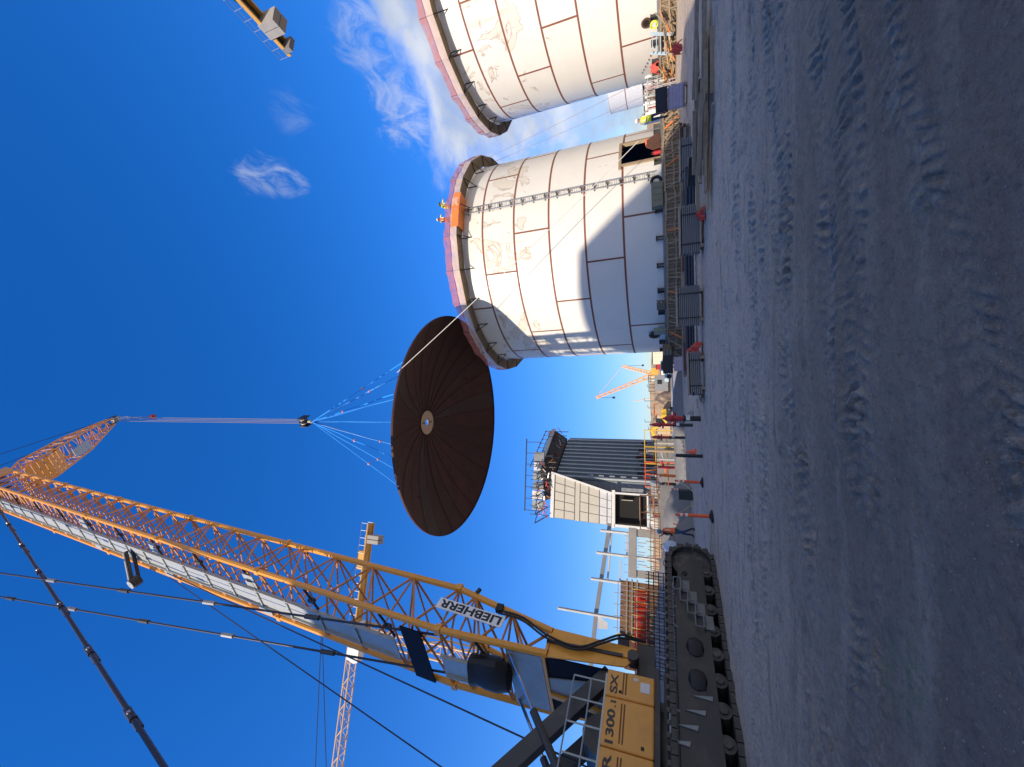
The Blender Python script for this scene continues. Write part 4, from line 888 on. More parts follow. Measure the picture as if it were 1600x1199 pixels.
# ------------------------------------------------------------------ yard: stacks, timber, tarps, posts
def plank_stack(az_, d, w, h, dep, rz, label, z0=.1):
    t = thing('plank_stack', label, 'plank stack', azpt(az_, d), rz, 'stacks of scaffold planks in front of the tank')
    n = max(4, int(h / .062)); cols = 2
    side = MB().box((0, 0, 0), (1, 1, 1)).mesh('plank', mat('plank_metal', (.20, .20, .205), .55, .3, var=.35, vscale=9.0))
    for i in range(n):
        for c in range(cols):
            o = obj('plank', side, None, t, loc=(random.uniform(-.015, .015) + (.05 if random.random() < .1 else 0), (c - .5) * dep / cols, z0 + .06 * i + .03), rz=random.uniform(-.012, .012)); o.scale = (w * random.uniform(.96, 1.0), dep / cols * random.uniform(.90, .98), .044)
    for x in (-w * .36, w * .36): obj('bearer', MB().box((x, 0, z0 / 2), (.1, dep * 1.08, z0)), timber_w, t)
    for x in (-w * .3, w * .3): obj('strap', MB().box((x, 0, z0 + .03 * n), (.03, dep + .03, .06 * n + .02)), black, t)
    obj('cover_board', MB().box((.02, 0, z0 + .06 * n + .045), (w * 1.03, dep * 1.02, .03)), timber_w, t)
    return t
plank_stack(18.6, 15.2, 1.5, .60, .9, rad(-10), 'plank stack between the two dark pipe bundles, red tarp beside it')
plank_stack(9.4, 15.4, 1.35, .72, .9, rad(-6), 'tallest plank stack, in front of the middle of the shaded tank')
plank_stack(0.6, 15.2, 1.45, .42, .8, rad(6), 'plank stack with a red tarp at its end, left of the tank')
plank_stack(26.5, 18.9, 1.45, .42, .8, rad(-14), 'low plank stack behind the loose timber below the tank doorway')
def pipe_bundle(az_, d, ln, n, rz, label):
    t = thing('pipe_bundle', label, 'pipes', azpt(az_, d), rz, 'dark pipes lying along the tank'); k = 0
    pm = MB().cyl((-ln / 2, 0, 0), (ln / 2, 0, 0), .058, 10).mesh('pipe', mat('dark_pipe', (.05, .055, .065), .45, .4)); 
    for r in range(3):
        for c in range(n - r): obj('pipe', pm, None, t, loc=(random.uniform(-.08, .08), (c - (n - r - 1) / 2) * .118, .15 + r * .104), rz=random.uniform(-.008, .008))
    for x in (-ln * .35, ln * .35): obj('bearer', MB().box((x, 0, .045), (.09, n * .13, .09)), timber_w, t)
pipe_bundle(14.0, 17.9, 1.9, 6, rad(-10), 'dark pipe bundle between two plank stacks in front of the tank')
pipe_bundle(5.2, 18.0, 1.8, 6, rad(-3), 'dark pipe bundle between the tallest plank stack and the red tarp')
pipe_bundle(22.6, 17.2, 1.8, 5, rad(-16), 'dark pipe bundle ending at the black beam near the loose timber')
obj_b = tag(obj('steel_beam', MB().box((0, 0, .14), (.1, 1.0, .025)).box((0, 0, .25), (.03, 1.0, .2)).box((0, 0, .36), (.1, 1.0, .025)), dgrey, None, loc=azpt(25.2, 16.2), rz=rad(35)), 'dark steel beam lying across the end of the pipes near the timber', 'beam')
rt = random.Random(17)
for k, (az_, d, w_) in enumerate(((2.6, 20.5, 1.6), (7.2, 20.8, 1.9), (11.8, 20.6, 1.8), (16.2, 20.4, 1.9), (20.6, 20.6, 1.8), (24.6, 20.9, 1.6), (28.2, 21.2, 1.5))):
    g = thing('timber_bundle', ('first', 'second', 'third', 'fourth', 'fifth', 'sixth', 'seventh')[k] + ' dark timber bundle from the left, low between formwork and plank stacks', 'timber bundle', azpt(az_, d), -rad(az_) + rt.uniform(-.12, .12), 'dark timber bundles along the formwork')
    for r in range(3):
        for c_ in range(4): obj('timber', MB().box((rt.uniform(-.12, .12), -.3 + .2 * c_, .1 + .13 * r), (w_ * rt.uniform(.8, 1), .17, .11)), (timber_d, timber_w, rust)[(r + c_ + k) % 3], g)
    obj('bearer', MB().box((0, 0, .02), (.1, .9, .05)), timber_w, g)
rl = random.Random(4)
for k in range(26):
    p = azpt(rl.uniform(24.0, 37), rl.uniform(12.8, 14.6)); ln = rl.uniform(1.2, 3.4)
    o = obj('timber_board', MB().box((0, 0, 0), (ln, rl.choice((.09, .14, .19)), rl.choice((.038, .05, .09)))), timber_w if k % 3 else timber, None, loc=(p.x, p.y, .03 + .05 * (k % 7)), rz=rad(-36 + rl.gauss(0, 18)))
    o.rotation_euler[1] = rl.uniform(-.03, .03); tag(o, 'weathered timber board in the loose pile right of the plank stacks', 'board', 'boards of the loose timber pile')
for k, (az_, d, rz_) in enumerate(((-2.2, 15.6, 1.2), (-2.7, 15.5, 1.25), (-3.2, 15.9, .4))):
    tag(obj('timber_board', MB().box((0, 0, 0), (.95 if k < 2 else .3, .16, .06)), mat('pale_plank', (.5, .46, .4), .7), None, loc=azpt(az_, d, .06 + .06 * k), rz=rz_), ('lower long pale plank', 'upper long pale plank', 'short pale plank offcut')[k] + ' on the gravel left of the plank stacks', 'board', 'pale planks on the gravel')
def tarp(label, loc, sx, sy, h, seed):
    rr = random.Random(seed); b = MB(); n = 14; P = []
    for i in range(n + 1):
        for j in range(n + 1):
            u, v = i / n * 2 - 1, j / n * 2 - 1; e = max(0, 1 - (u * u + v * v) * .85); P.append((u * sx + rr.uniform(-.03, .03), v * sy + rr.uniform(-.03, .03), h * (e ** .6) * (.75 + .25 * math.sin(5 * u + seed) * math.cos(4 * v)) + rr.uniform(0, .06) * e + .015))
    b.add(P, [(i * (n + 1) + j, i * (n + 1) + j + 1, (i + 1) * (n + 1) + j + 1, (i + 1) * (n + 1) + j) for i in range(n) for j in range(n)])
    return tag(obj('tarp', b, tarp_m, None, loc=loc), label, 'tarp', 'crumpled red tarps')
tarp('small crumpled red tarp on the gravel beside a plank stack', azpt(20.3, 14.4), .2, .16, .22, 1)
tarp('crumpled red tarp draped at the end of the leftmost plank stack', azpt(3.7, 15.6, .02), .28, .28, .5, 2)
tarp('red tarp bundled between props near the lavender pallet', azpt(37.2, 25.6, .1), .25, .25, .55, 3)
def wrapped(label, loc, w, h, rz):
    t = thing('wrapped_pallet', label, 'pallet', loc, rz, 'lavender wrapped pallets')
    b = MB().box((0, 0, h / 2 + .12), (w, w * .8, h), top=(.96, .96)); o = obj('wrapped_load', b, purple_m, t); bv = o.modifiers.new('b', 'BEVEL'); bv.width = .06; bv.segments = 2
    for i in range(5): obj('wrap_band', MB().box((0, 0, .2 + i * h / 5.2), (w * 1.012, w * .812, .02)), mat('lavender_dark', (.29, .26, .36), .5), t)
    obj('pallet', MB().box((0, 0, .1), (w * 1.05, w * .85, .03)).box((-w * .4, 0, .045), (.1, w * .85, .08)).box((w * .4, 0, .045), (.1, w * .85, .08)), timber_w, t)
wrapped('lavender wrapped pallet under a dark crate beside the sunlit tank', azpt(33.0, 24.0), .95, .68, rad(-30)); wrapped('lavender wrapped pallet at the left end of the formwork', azpt(2.0, 27.5), .9, .55, 0)
tag(obj('dark_crate', MB().box((0, 0, .25), (.95, .8, .5)).box((0, 0, .51), (1.0, .85, .03)).box((0, -.41, .25), (.8, .02, .35)), mat('dark_crate', (.02, .022, .03), .6), None, loc=azpt(33.0, 24.0, .82), rz=rad(-30)), 'dark crate on top of the lavender wrapped pallet by the sunlit tank', 'crate')
tag(obj('dark_crate', MB().box((0, 0, .3), (1.2, .9, .6)).box((0, 0, .61), (1.26, .96, .03)).box((0, -.46, .3), (1.0, .02, .4)), mat('dark_crate', (.02, .022, .03), .6), None, loc=azpt(2.0, 28.9, .7)), 'dark crate behind the lavender pallet at the left end of the formwork', 'crate')
def delineator(label, az_, d, h, lean=0.0):
    t = thing('delineator_post', label, 'post', azpt(az_, d), group='orange delineator posts'); t.rotation_euler = (0, lean, 0)
    obj('post', MB().lathe([(.055, .05), (.05, h * .88), (.03, h * .9), (.03, h * .95), (.05, h * .97), (.02, h)], 12), orange, t, True)
    obj('base', MB().lathe([(.2, 0), (.2, .04), (.09, .08), (.06, .1)], 8), black, t)
    for z in (.66, .8): obj('reflective_band', MB().lathe([(.0535, h * z), (.0535, h * z + .07)], 12), white, t)
delineator('tall orange delineator post nearest the camera, in front of the worker', -17.3, 14.25, 1.06, -.03); delineator('orange delineator post with yellow hose looped from its top', -13.3, 17.2, 1.0, .02)
delineator('short dark orange delineator post right behind the walking worker', -18.6, 26.0, 1.0); delineator('orange delineator post farthest back, before the dark case', -14.4, 25.2, 1.05, .05)
rope('slack yellow hose strung between two orange posts', azpt(-13.3, 17.2, .9), azpt(-17.2, 14.3, .95), .014, mat('hose_tan', (.5, .42, .22), .7), .55, 'hose', 'slack_hose')
rope('thin hose trailing along the gravel from the nearest orange post', azpt(-17.5, 14.3, .03), azpt(-21.5, 15.2, .03), .012, mat('hose_tan', (.5, .42, .22), .7), 0, 'hose', 'ground_hose')
tc_ = thing('traffic_cone', 'small orange traffic cone beside the black bollard', 'cone', azpt(-9.5, 20.3)); obj('cone', MB().lathe([(.14, .03), (.03, .42), (.001, .43)], 14), orange, tc_, True); obj('base', MB().box((0, 0, .015), (.34, .34, .03)), orange, tc_)
def bollard(label, az_, d, h, r=.065):
    t = thing('bollard', label, 'bollard', azpt(az_, d), group='black pipe bollards'); obj('pipe', MB().lathe([(r, 0), (r, h * .45), (r * 1.12, h * .46), (r * 1.12, h * .5), (r, h * .51), (r, h), (.001, h + .03)], 14), mat('bollard_black', (.018, .02, .028), .5), t, True); obj('cap', MB().lathe([(.03, h), (.03, h + .1), (.001, h + .1)], 8), white, t)
bollard('black pipe bollard standing alone beside the traffic cone', -10.0, 16.7, .93); bollard('small black pipe bollard behind the red hydrant', -4.0, 34, .9, .2)
def hydrant(label, az_, d, h, r, rz):
    t = thing('fire_hydrant', label, 'hydrant', azpt(az_, d), rz, 'red hydrant standpipes'); lo = h * .42
    obj('barrel', MB().lathe([(r * .8, lo), (r * .8, h * .72), (r * 1.25, h * .74), (r * 1.25, h * .78), (r, h * .8), (r * .95, h * .88), (r * .5, h * .94), (r * .3, h * .96), (r * .3, h), (.001, h)], 14), redm, t, True)
    obj('standpipe', MB().lathe([(r * .8, 0), (r * .8, lo), (r * 1.35, lo), (r * 1.35, lo + .05), (r * .8, lo + .05)], 14), mat('pipe_black', (.025, .026, .03), .5), t, True)
    for s in (-1, 1): obj('hose_outlet', MB().cyl((0, 0, h * .68), (s * r * 1.9, 0, h * .68), r * .45, 10), redm, t)
    obj('tag_plate', MB().box((0, -r * 1.0, lo * .8), (r * 1.5, .02, .14)), white, t)
    if h < 1.6:
        obj('valve', MB().cyl((r * .7, 0, lo * .55), (r * 2.2, -.05, lo * .55), r * .5, 10).lathe([(.001, lo * .5 + .3), (r * .6, lo * .5 + .28), (r * .6, lo * .5 + .2), (.001, lo * .5 + .17)], 10, (r * 2.0, -.05, -.15)), lgrey, t)
hydrant('stout red hydrant with black lower pipe, nearest the camera', -5.2, 16.9, 1.38, .125, .3); hydrant('slim dark red standpipe right behind the stout hydrant', -6.05, 21.9, 2.05, .1, .5); hydrant('slim dark red standpipe before the grey ribbed building', -7.7, 30.6, 2.28, .12, .8)
tag(obj('equipment_case', MB().box((0, 0, .32), (.5, .35, .64)).box((0, 0, .66), (.54, .39, .05)).box((0, -.18, .3), (.4, .02, .4)), mat('case_dark', (.03, .04, .04), .6), None, loc=azpt(-14.9, 24.4)), 'dark upright case behind the orange posts', 'case')
# things standing on the foundation edge of the tank
def on_ring(a, r=TR + .62, z=ZB - .03): return T2 + cp(r, rad(a), z)
g = thing('tool_chest', 'olive tool chest on the foundation edge below the ladder', 'chest', on_ring(2.2), rad(2.2)); obj('chest_body', MB().box((0, 0, .3), (1.5, .55, .6)), olive, g); obj('lid', MB().box((0, 0, .63), (1.54, .59, .06)), olive, g)
for x in (-.38, 0, .38): obj('rib', MB().box((x, -.285, .3), (.04, .02, .56)), olive, g)
g = thing('tyre', 'black tyre leaning on the olive tool chest', 'tyre', on_ring(8.2) + Vector((0, 0, .36)), rad(8)); b = MB(); 
for i in range(20):
    for j in range(8):
        A, B_ = 2 * math.pi * i / 20, 2 * math.pi * j / 8; rr = .27 + .1 * math.cos(B_); b.v.append((rr * math.cos(A), .1 * math.sin(B_), rr * math.sin(A)))
b.f = [(i * 8 + j, i * 8 + (j + 1) % 8, ((i + 1) % 20) * 8 + (j + 1) % 8, ((i + 1) % 20) * 8 + j) for i in range(20) for j in range(8)]; b.mi = [0] * 160; obj('tread', b, black, g, True)
for a, w, h, m_, lab in ((-40.4, .5, .5, mat('box_brown', (.16, .13, .10), .7), 'brown box with red and white tape on the foundation edge'), (-54.6, .35, .75, mat('box_green', (.24, .28, .22), .6), 'pale green cabinet on the foundation edge beside the round manhole')):
    g = thing('equipment_box', lab, 'box', on_ring(a), rad(a)); obj('case', MB().box((0, 0, h / 2), (w, .4, h)), m_, g); obj('lid', MB().box((0, 0, h + .02), (w + .04, .44, .04)), m_, g)
    if a > -45:
        for i in range(4): obj('tape_dash', MB().box((w * .5 + .08, -.2, .12 + .13 * i), (.05, .02, .07)), redm if i % 2 == 0 else white, g)
g = thing('gang_box', 'timber crate at the left end of the foundation edge', 'crate', T2 + cp(TR + 1.3, rad(-64), .72), rad(-64)); obj('crate_body', MB().box((0, 0, .3), (1.2, .5, .6)), timber_d, g)
for z in (.08, .3, .52): obj('slat', MB().box((0, -.26, z), (1.24, .03, .1)), timber, g)
# clutter in the tank doorway
g = thing('rusty_plate', 'curved rusty plate leaning in the tank doorway', 'plate', T2 + cp(TR + .5, rad(29), ZB), rad(29)); obj('plate', MB().prism([(-.95, 0), (.6, 0), (.62, .3), (.2, .85), (-.5, .9), (-.95, .5)], (0, -.1, 0), (1, 0, 0), (0, .1, 1), (0, -1, 0), .04), rust, g)
for k, a in enumerate((25.3, 27.2)): 
    g = thing('sawhorse_leg', ('left' if k == 0 else 'right') + ' white upright inside the tank doorway', 'upright', T2 + cp(TR - .8, rad(a), ZB), rad(a)); obj('upright', MB().box((0, 0, .8), (.14, .05, 1.5)).box((0, 0, 1.55), (.3, .08, .06)), white, g)
g = thing('orange_drum', 'orange drum standing in the tank doorway', 'drum', T2 + cp(TR + .1, rad(33.5), ZB)); obj('drum_body', MB().lathe([(.001, 0), (.24, 0), (.26, .25), (.24, .5), (.25, .75), (.2, .95), (.001, .98)], 14), orange, g, True); obj('band', MB().lathe([(.262, .3), (.262, .42)], 14), white, g)
g = thing('red_canister', 'small red canister at the foot of the doorway jamb', 'canister', T2 + cp(TR + .3, rad(23.6), ZB)); obj('can_body', MB().lathe([(.001, 0), (.14, 0), (.14, .4), (.06, .5), (.001, .52)], 12), redm, g, True); obj('handle', MB().tube([(-.08, 0, .48), (-.06, 0, .6), (.06, 0, .6), (.08, 0, .48)], .02, 5), black, g)
# sunlit clutter at the foot of the second tank
def on3(a, r=TR + .6, z=ZB - .03): return T3 + cp(r, rad(a), z)
g = thing('step_unit', 'pale blue slatted step unit against the sunlit tank', 'steps', on3(-78, TR + 1.0, .1), rad(-78))
for i in range(5): obj('tread', MB().box((0, -.12 - .1 * i, 1.35 - .25 * i), (1.3, .2, .05)), ltblue, g)
for x in (-.66, .66): obj('stringer', MB().beam((x, -.05, 1.45), (x, -.62, .1), .05, .22), ltblue, g)
tag(obj('yellow_coil', MB().tube([(.22 * math.cos(t), -.05 + .02 * math.sin(t * 3), .24 + .22 * math.sin(t)) for t in [q * .5 for q in range(26)]], .05, 6), vest_y, None, loc=on3(-73), rz=rad(-73)), 'coil of yellow hose beside the pale blue steps', 'hose')
tarp('red tarp on the foundation edge of the sunlit tank', on3(-94), .35, .3, .7, 5)
rl = random.Random(9)
for k in range(30):
    a = rl.uniform(-96, -66); p = on3(a, TR + rl.uniform(1.3, 2.3), rl.uniform(.05, .7)); ln = rl.uniform(.7, 1.9)
    o = obj('timber_brace', MB().beam((-ln / 2, 0, 0), (ln / 2, 0, rl.uniform(.1, .6)), .09, .05), (timber, orange_steel, mat('timber_gold', (.55, .36, .15), .75))[k % 3], None, loc=p, rz=rad(a + rl.gauss(0, 45)))
    tag(o, 'sunlit timber brace jumbled at the foot of the sunlit tank', 'brace', 'sunlit braces by the second tank')
for k in range(7):
    p = azpt(33.4 + .35 * k, 36 + 1.5 * k); g = thing('material_cage', ('nearest', 'second', 'third', 'fourth', 'fifth', 'sixth', 'farthest')[k] + ' cage of mixed pipes in the gap between the tanks', 'cage', p, rad(-30), 'cages of pipes between the tanks')
    b = MB()
    for x in (-.6, .6):
        for y in (-.5, .5): b.beam((x, y, 0), (x, y, 2.0), .06, .06)
    for z in (.4, 1.2, 1.9): b.beam((-.6, -.5, z), (.6, -.5, z), .05, .05)
    obj('cage_frame', b, grey, g)
    for q in range(5): obj('pipe', MB().cyl((-.5 + .22 * q, rl.uniform(-.3, .3), .1), (-.5 + .22 * q + rl.uniform(-.2, .2), rl.uniform(-.3, .3), rl.uniform(1.3, 2.3)), .06, 7), (redm, white, rust, lgrey, concrete)[(q + k) % 5], g)

# ------------------------------------------------------------------ left middle ground
def place(az_, d): return azpt(az_, d), -rad(az_)
p, rz = place(-27, 20)
for k in range(5):
    g = thing('rebar_cage', ('first', 'second', 'third', 'fourth', 'fifth')[k] + ' dark rebar cage from the right behind the crane track', 'rebar cage', p + Matrix.Rotation(rz, 3, 'Z') @ Vector((.55 - .78 * k, .1 * (k % 2), 1.0)), rz, 'dark rebar cages behind the track')
    for i in range(6): obj('vertical_bar', MB().cyl((-.33 + .132 * i, 0, 0), (-.33 + .132 * i, 0, 1.25), .016, 5), darkbar, g)
    for i in range(6): obj('cross_bar', MB().cyl((-.36, -.02, .12 + .2 * i), (.36, -.02, .12 + .2 * i), .016, 5), darkbar, g); obj('cross_bar', MB().cyl((-.36, .4, .12 + .2 * i), (.36, .4, .12 + .2 * i), .016, 5), darkbar, g)
    for i in range(4): obj('tie_bar', MB().cyl((-.33 + .22 * i, -.02, .3), (-.33 + .22 * i + .1, .4, .9), .012, 5), alum if i % 2 else darkbar, g)
def mound(name, loc, sx, sy, h, seed, m_, rz=0, label=None):
    b = MB(); n = 26; rr = np.random.RandomState(seed); P = []
    for i in range(n + 1):
        for j in range(n + 1):
            u, v = i / n * 2 - 1, j / n * 2 - 1; e = max(0, 1 - (u ** 4 + v * v)) ** .7
            P.append((u * sx, v * sy, h * e * (.7 + .6 * float(fbm(np.array([u * 3 + seed]), np.array([v * 3 + seed]), 5, 3)[0])) - .05))
    b.add(P, [(i * (n + 1) + j, (i + 1) * (n + 1) + j, (i + 1) * (n + 1) + j + 1, i * (n + 1) + j + 1) for i in range(n) for j in range(n)]); o = obj(name, b, m_, None, True, loc=loc, rz=rz)
    o['kind'] = 'structure'; return o
mound('earth_bank', azpt(-33, 25), 7.0, 1.6, 1.9, 3, concd, rad(33)); mound('earth_bank', azpt(-20.5, 27.5), 3.6, 1.5, 1.5, 4, concd, rad(20)); mound('earth_bank', azpt(-9, 33), 6.5, 1.4, .75, 6, concd, rad(9))
for k, (az_, d, z, r) in enumerate(((-21.4, 25.0, .66, .36), (-23.3, 24.5, .55, .34))):
    g = thing('fabric_sack', ('right' if k == 0 else 'left') + ' one of two pale blue bulk sacks beside the walking worker', 'sack', azpt(az_, d, z), group='pale blue bulk sacks')
    obj('sack_body', MB().lathe([(.01, 0), (r * .9, .02), (r * 1.05, .3), (r, .55), (r * .8, .75), (r * .35, .86), (.01, .88)], 16), sack_m, g, True); obj('strap', MB().tube([(-r * .5, 0, .78), (-r * .3, 0, 1.0), (r * .3, 0, 1.0), (r * .5, 0, .78)], .02, 5), black, g)
    obj('stand', MB().box((0, 0, -z / 2), (r * 2.2, .7, z - .02)), concd if k else dgrey, g)
# brown form wall, concrete beam, red netting, rebar mat
p, rz = place(-27, 33); M3 = Matrix.Rotation(rz, 3, 'Z')
g = thing('form_wall', 'tall brown timber form wall with yellow edge behind the boom foot', 'form wall', p, rz)
for i in range(11): obj('board', MB().box((.65 - .315 * i - .15, 0, 2.3), (.30, .1, 4.5)), mat('brown_board', (.20, .10, .045), .75, var=.25, vscale=2), g)
for z in (3.4, 3.75, 4.1): obj('waler', MB().box((-.95, -.1, z), (3.5, .08, .1)), timber_w, g)
obj('edge_board', MB().box((-2.72, -.12, 3.95), (.1, .12, 1.6)), mat('edge_yellow', (.75, .5, .08), .6), g)
for i in range(5): bar('guard_post', (.5 - .72 * i, -.08, 4.4), (.5 - .72 * i, -.08, 5.0), .025, lgrey, g, 6)
bar('guard_rail', (.6, -.08, 4.72), (-2.6, -.08, 4.72), .022, timber, g, 6)
g = thing('form_wall', 'dark form panel with white blocks left of the brown wall', 'form wall', p + M3 @ Vector((-3.7, 0, 0)), rz)
obj('panel', MB().box((0, 0, 2.1), (1.9, .12, 4.2)), rust, g); obj('dark_panel', MB().box((.35, -.08, 4.3), (1.0, .06, .7)), navy, g); obj('block', MB().box((-.5, -.1, 4.3), (.5, .2, .6)), white, g)
g = thing('concrete_beam', 'grey concrete beam with starter bars between the brown wall and building', 'beam', p, rz); obj('beam', MB().box((2.6, 0, 3.75), (3.4, .4, .55)), concrete, g); obj('column', MB().box((1.2, .1, 1.75), (.5, .4, 3.4)).box((4.0, .1, 1.75), (.5, .4, 3.4)), concrete, g)
for i in range(16): bar('starter_bar', (1.0 + .21 * i, 0, 3.4), (1.0 + .21 * i + random.uniform(-.05, .05), -.05, random.uniform(2.7, 3.0)), .02, rebar_m if i % 3 else white, g, 5)
for i in range(6): bar('starter_bar', (1.2 + .5 * i, 0, 4.0), (1.2 + .5 * i, 0, 4.35), .015, rebar_m, g, 5)
g = thing('safety_fence', 'bright red safety netting fence behind the boom foot', 'fence', p + M3 @ Vector((0, -2.0, 0)), rz)
for i in range(7): 
    obj('netting', MB().box((-.2 - .75 * i, 0, 3.0 + .03 * (i % 2)), (.73, .02, .82)), net_red, g); bar('post', (.17 - .75 * i, -.03, 1.6), (.17 - .75 * i, -.03, 3.6), .022, mat('post_yellow', (.7, .5, .1), .6), g, 6)
for z in (2.7, 3.3): bar('rope', (.2, -.03, z), (-5.1, -.03, z), .016, white, g, 5)
for i in range(30): bar('wall_tie', (.1 - .17 * i, -.1, random.uniform(1.4, 2.4)), (.1 - .17 * i + random.uniform(-.25, .25), -.12, random.uniform(2.9, 3.9)), .028, (rebar_m, rust, timber_d, darkbar)[i % 4], g, 5)
p2, rz2 = place(-20, 28); g = thing('rebar_mat', 'rust orange rebar mat standing along the bank below the building', 'rebar mat', p2, rz2)
for i in range(34): bar('bar', (-2.5 + .16 * i, 0, 1.7), (-2.5 + .16 * i + random.uniform(-.12, .12), 0, random.uniform(2.25, 2.6)), .025, rebar_m if i % 3 else timber, g, 5)
for z in (1.8, 2.05, 2.3): bar('bar', (-2.55, -.02, z), (2.95, -.02, z), .022, rebar_m, g, 5)
obj('kicker', MB().box((0.2, .06, .85), (5.6, .2, 1.7)), concd, g)
# steel pipe rack
p, rz = place(-27, 36); g = thing('steel_frame', 'white steel frame of columns and a long beam left of the grey building', 'steel frame', p, rz); st_m = mat('frame_white', (.62, .62, .60), .5)
for x, z1 in ((-1.98, 9.7), (.5, 7.2), (2.5, 6.85), (4.25, 6.6), (-6.1, 8.9)): obj('column', MB().box((x, -.1, z1 / 2), (.05, .22, z1)).box((x, 0, z1 / 2), (.22, .03, z1)), st_m, g)
for a, b_ in (((-6.5, 6.95), (-1.98, 6.68)), ((-1.98, 6.68), (4.9, 5.85))): obj('beam', MB().beam((a[0], .12, a[1]), (b_[0], .12, b_[1]), .2, .3), grey, g); 
obj('beam', MB().beam((.5, .3, 5.9), (4.4, .3, 5.7), .25, .12), st_m, g); obj('gusset', MB().prism([(0, 0), (.9, 0), (.5, -.75), (.1, -.8)], (-2.9, 0, 6.5), (1, 0, 0), (0, 0, 1), (0, 1, 0), .04), st_m, g)
for x, z in ((.5, 4.9), (2.6, 4.4)): obj('strut', MB().beam((x, 0, z), (x + 1.6, 0, z), .1, .12), st_m, g)

# ------------------------------------------------------------------ grey process building
p, rz = place(-13.5, 48); g = thing('process_building', 'grey ribbed industrial building with tan hood, dark opening and steelwork on its roof', 'building', p, rz)
def W(t, n, z): return Vector((-.25 + .62 * t + .78 * n, .1 + .78 * t - .62 * n, z))   # along and out of the receding ribbed wall
obj('wall', MB().add([W(0, 0, 0), W(8.3, 0, 0), W(8.3, -4, 0), W(0, -4, 0), W(0, 0, 13.8), W(8.3, 0, 13.8), W(8.3, -4, 13.8), W(0, -4, 13.8)], [(3, 2, 1, 0), (4, 5, 6, 7), (0, 1, 5, 4), (1, 2, 6, 5), (2, 3, 7, 6), (3, 0, 4, 7)]), steelb, g)
rib = MB().box((0, 0, 7.9), (.2, .3, 11.6)).mesh('rib', mat('rib_pale', (.34, .38, .40), .4, .15)); pan = MB().box((0, 0, 7.9), (.3, .08, 11.4)).mesh('panel', steelb)
wr = math.atan2(.78, .62)
for i in range(11):
    t_ = .2 + .78 * i; obj('rib', rib, None, g, loc=W(t_, .12, 0), rz=wr)
    for q in (.22, .56): obj('panel', pan, None, g, loc=W(t_ + q, .05, 0), rz=wr)
for i in range(10): obj('dark_bay', MB().box((0, 0, 3.0), (.5, .2, 2.2 + .6 * (i % 3))), darkin if i % 2 else dgrey, g, loc=W(.6 + .78 * i, .1, 0), rz=wr)
rq = random.Random(33)
for i in range(26):
    t_ = rq.uniform(0, 8.2); bar('wall_pipe', W(t_, .5, rq.uniform(1.5, 3)), W(t_ + rq.uniform(-.4, .4), .5, rq.uniform(2.5, 4.6)), .05, (white, redm, alum, dgrey, orange_steel)[i % 5], g, 5)
obj('plinth', MB().box((-.2, .4, 1.1), (10.0, 1.4, 2.2)), concd, g)
# block wall behind the hood
for r in range(11):
    for c_ in range(4): ubox('block', blockw, (-1.55 + .48 * c_ + (.24 if r % 2 else 0), .35, 4.0 + .62 * r), (.46, .3, .6), g)
# tan hood: trapezoid of panels that narrows downward
hood = [(-4.75, 14.0), (.35, 14.1), (-1.55, 7.0), (-5.0, 7.1)]
def hoodx(u, z): 
    t = (14.05 - z) / 7.0; l = -4.75 - .25 * t; r = .35 - 1.9 * t; return l + (r - l) * u
obj('hood_body', MB().add([(hoodx(0, 14.05), -.55, 14.05), (hoodx(1, 14.05), -.55, 14.05), (hoodx(1, 7.05), -.55, 7.05), (hoodx(0, 7.05), -.55, 7.05), (hoodx(0, 14.05), 1.2, 14.05), (hoodx(1, 14.05) , 1.2, 14.05), (hoodx(1, 7.05), 1.2, 7.05), (hoodx(0, 7.05), 1.2, 7.05)], [(0, 1, 2, 3), (7, 6, 5, 4), (0, 4, 5, 1), (1, 5, 6, 2), (2, 6, 7, 3), (3, 7, 4, 0)]), mat('hood_joint', (.12, .105, .09), .7), g)
zr = [13.6, 12.4, 11.2, 10.6, 9.6, 8.4, 7.55, 7.05]
for a, b_ in zip(zr, zr[1:]):
    for c_ in range(5 if b_ > 10.7 else 4):
        n_ = 5 if b_ > 10.7 else 4; u0_, u1_ = c_ / n_ + .008, (c_ + 1) / n_ - .008
        if abs(a - 11.2) < .01 and c_: continue
        if abs(a - 11.2) < .01: u0_, u1_ = 0, 1
        z0, z1 = a - .05, b_ + .05; Q = [(hoodx(u0_, z0), -.58, z0), (hoodx(u1_, z0), -.58, z0), (hoodx(u1_, z1), -.58, z1), (hoodx(u0_, z1), -.58, z1)]; Q2 = [(x, y + .06, z) for x, y, z in Q]
        obj('hood_panel', MB().add(Q + Q2, [(0, 1, 2, 3), (7, 6, 5, 4), (0, 4, 5, 1), (1, 5, 6, 2), (2, 6, 7, 3), (3, 7, 4, 0)]), tanp if a != 7.55 and a != 8.4 else mat('pale_panel', (.62, .63, .62), .6), g)
obj('hood_edge', MB().beam((hoodx(1, 14.1), -.62, 14.1), (hoodx(1, 7.0), -.62, 7.0), .16, .2).beam((hoodx(0, 13.85), -.64, 13.85), (hoodx(1, 13.85), -.64, 13.85), .12, .4), white, g)
obj('portal_frame', MB().box((-3.2, -.6, 6.85), (4.0, .3, .35)).box((-4.95, -.6, 5.0), (.28, .3, 3.6)).box((-1.5, -.6, 5.0), (.2, .3, 3.6)).box((-3.2, -.55, 3.25), (3.8, .3, .16)), white, g)
obj('portal_opening', MB().box((-3.2, 0.0, 5.0), (3.3, .1, 3.5)), darkin, g); obj('portal_ledge', MB().box((-3.0, -.3, 4.05), (2.4, .4, .12)).box((-2.2, -.3, 5.4), (.06, .3, 1.2)), tanp, g)
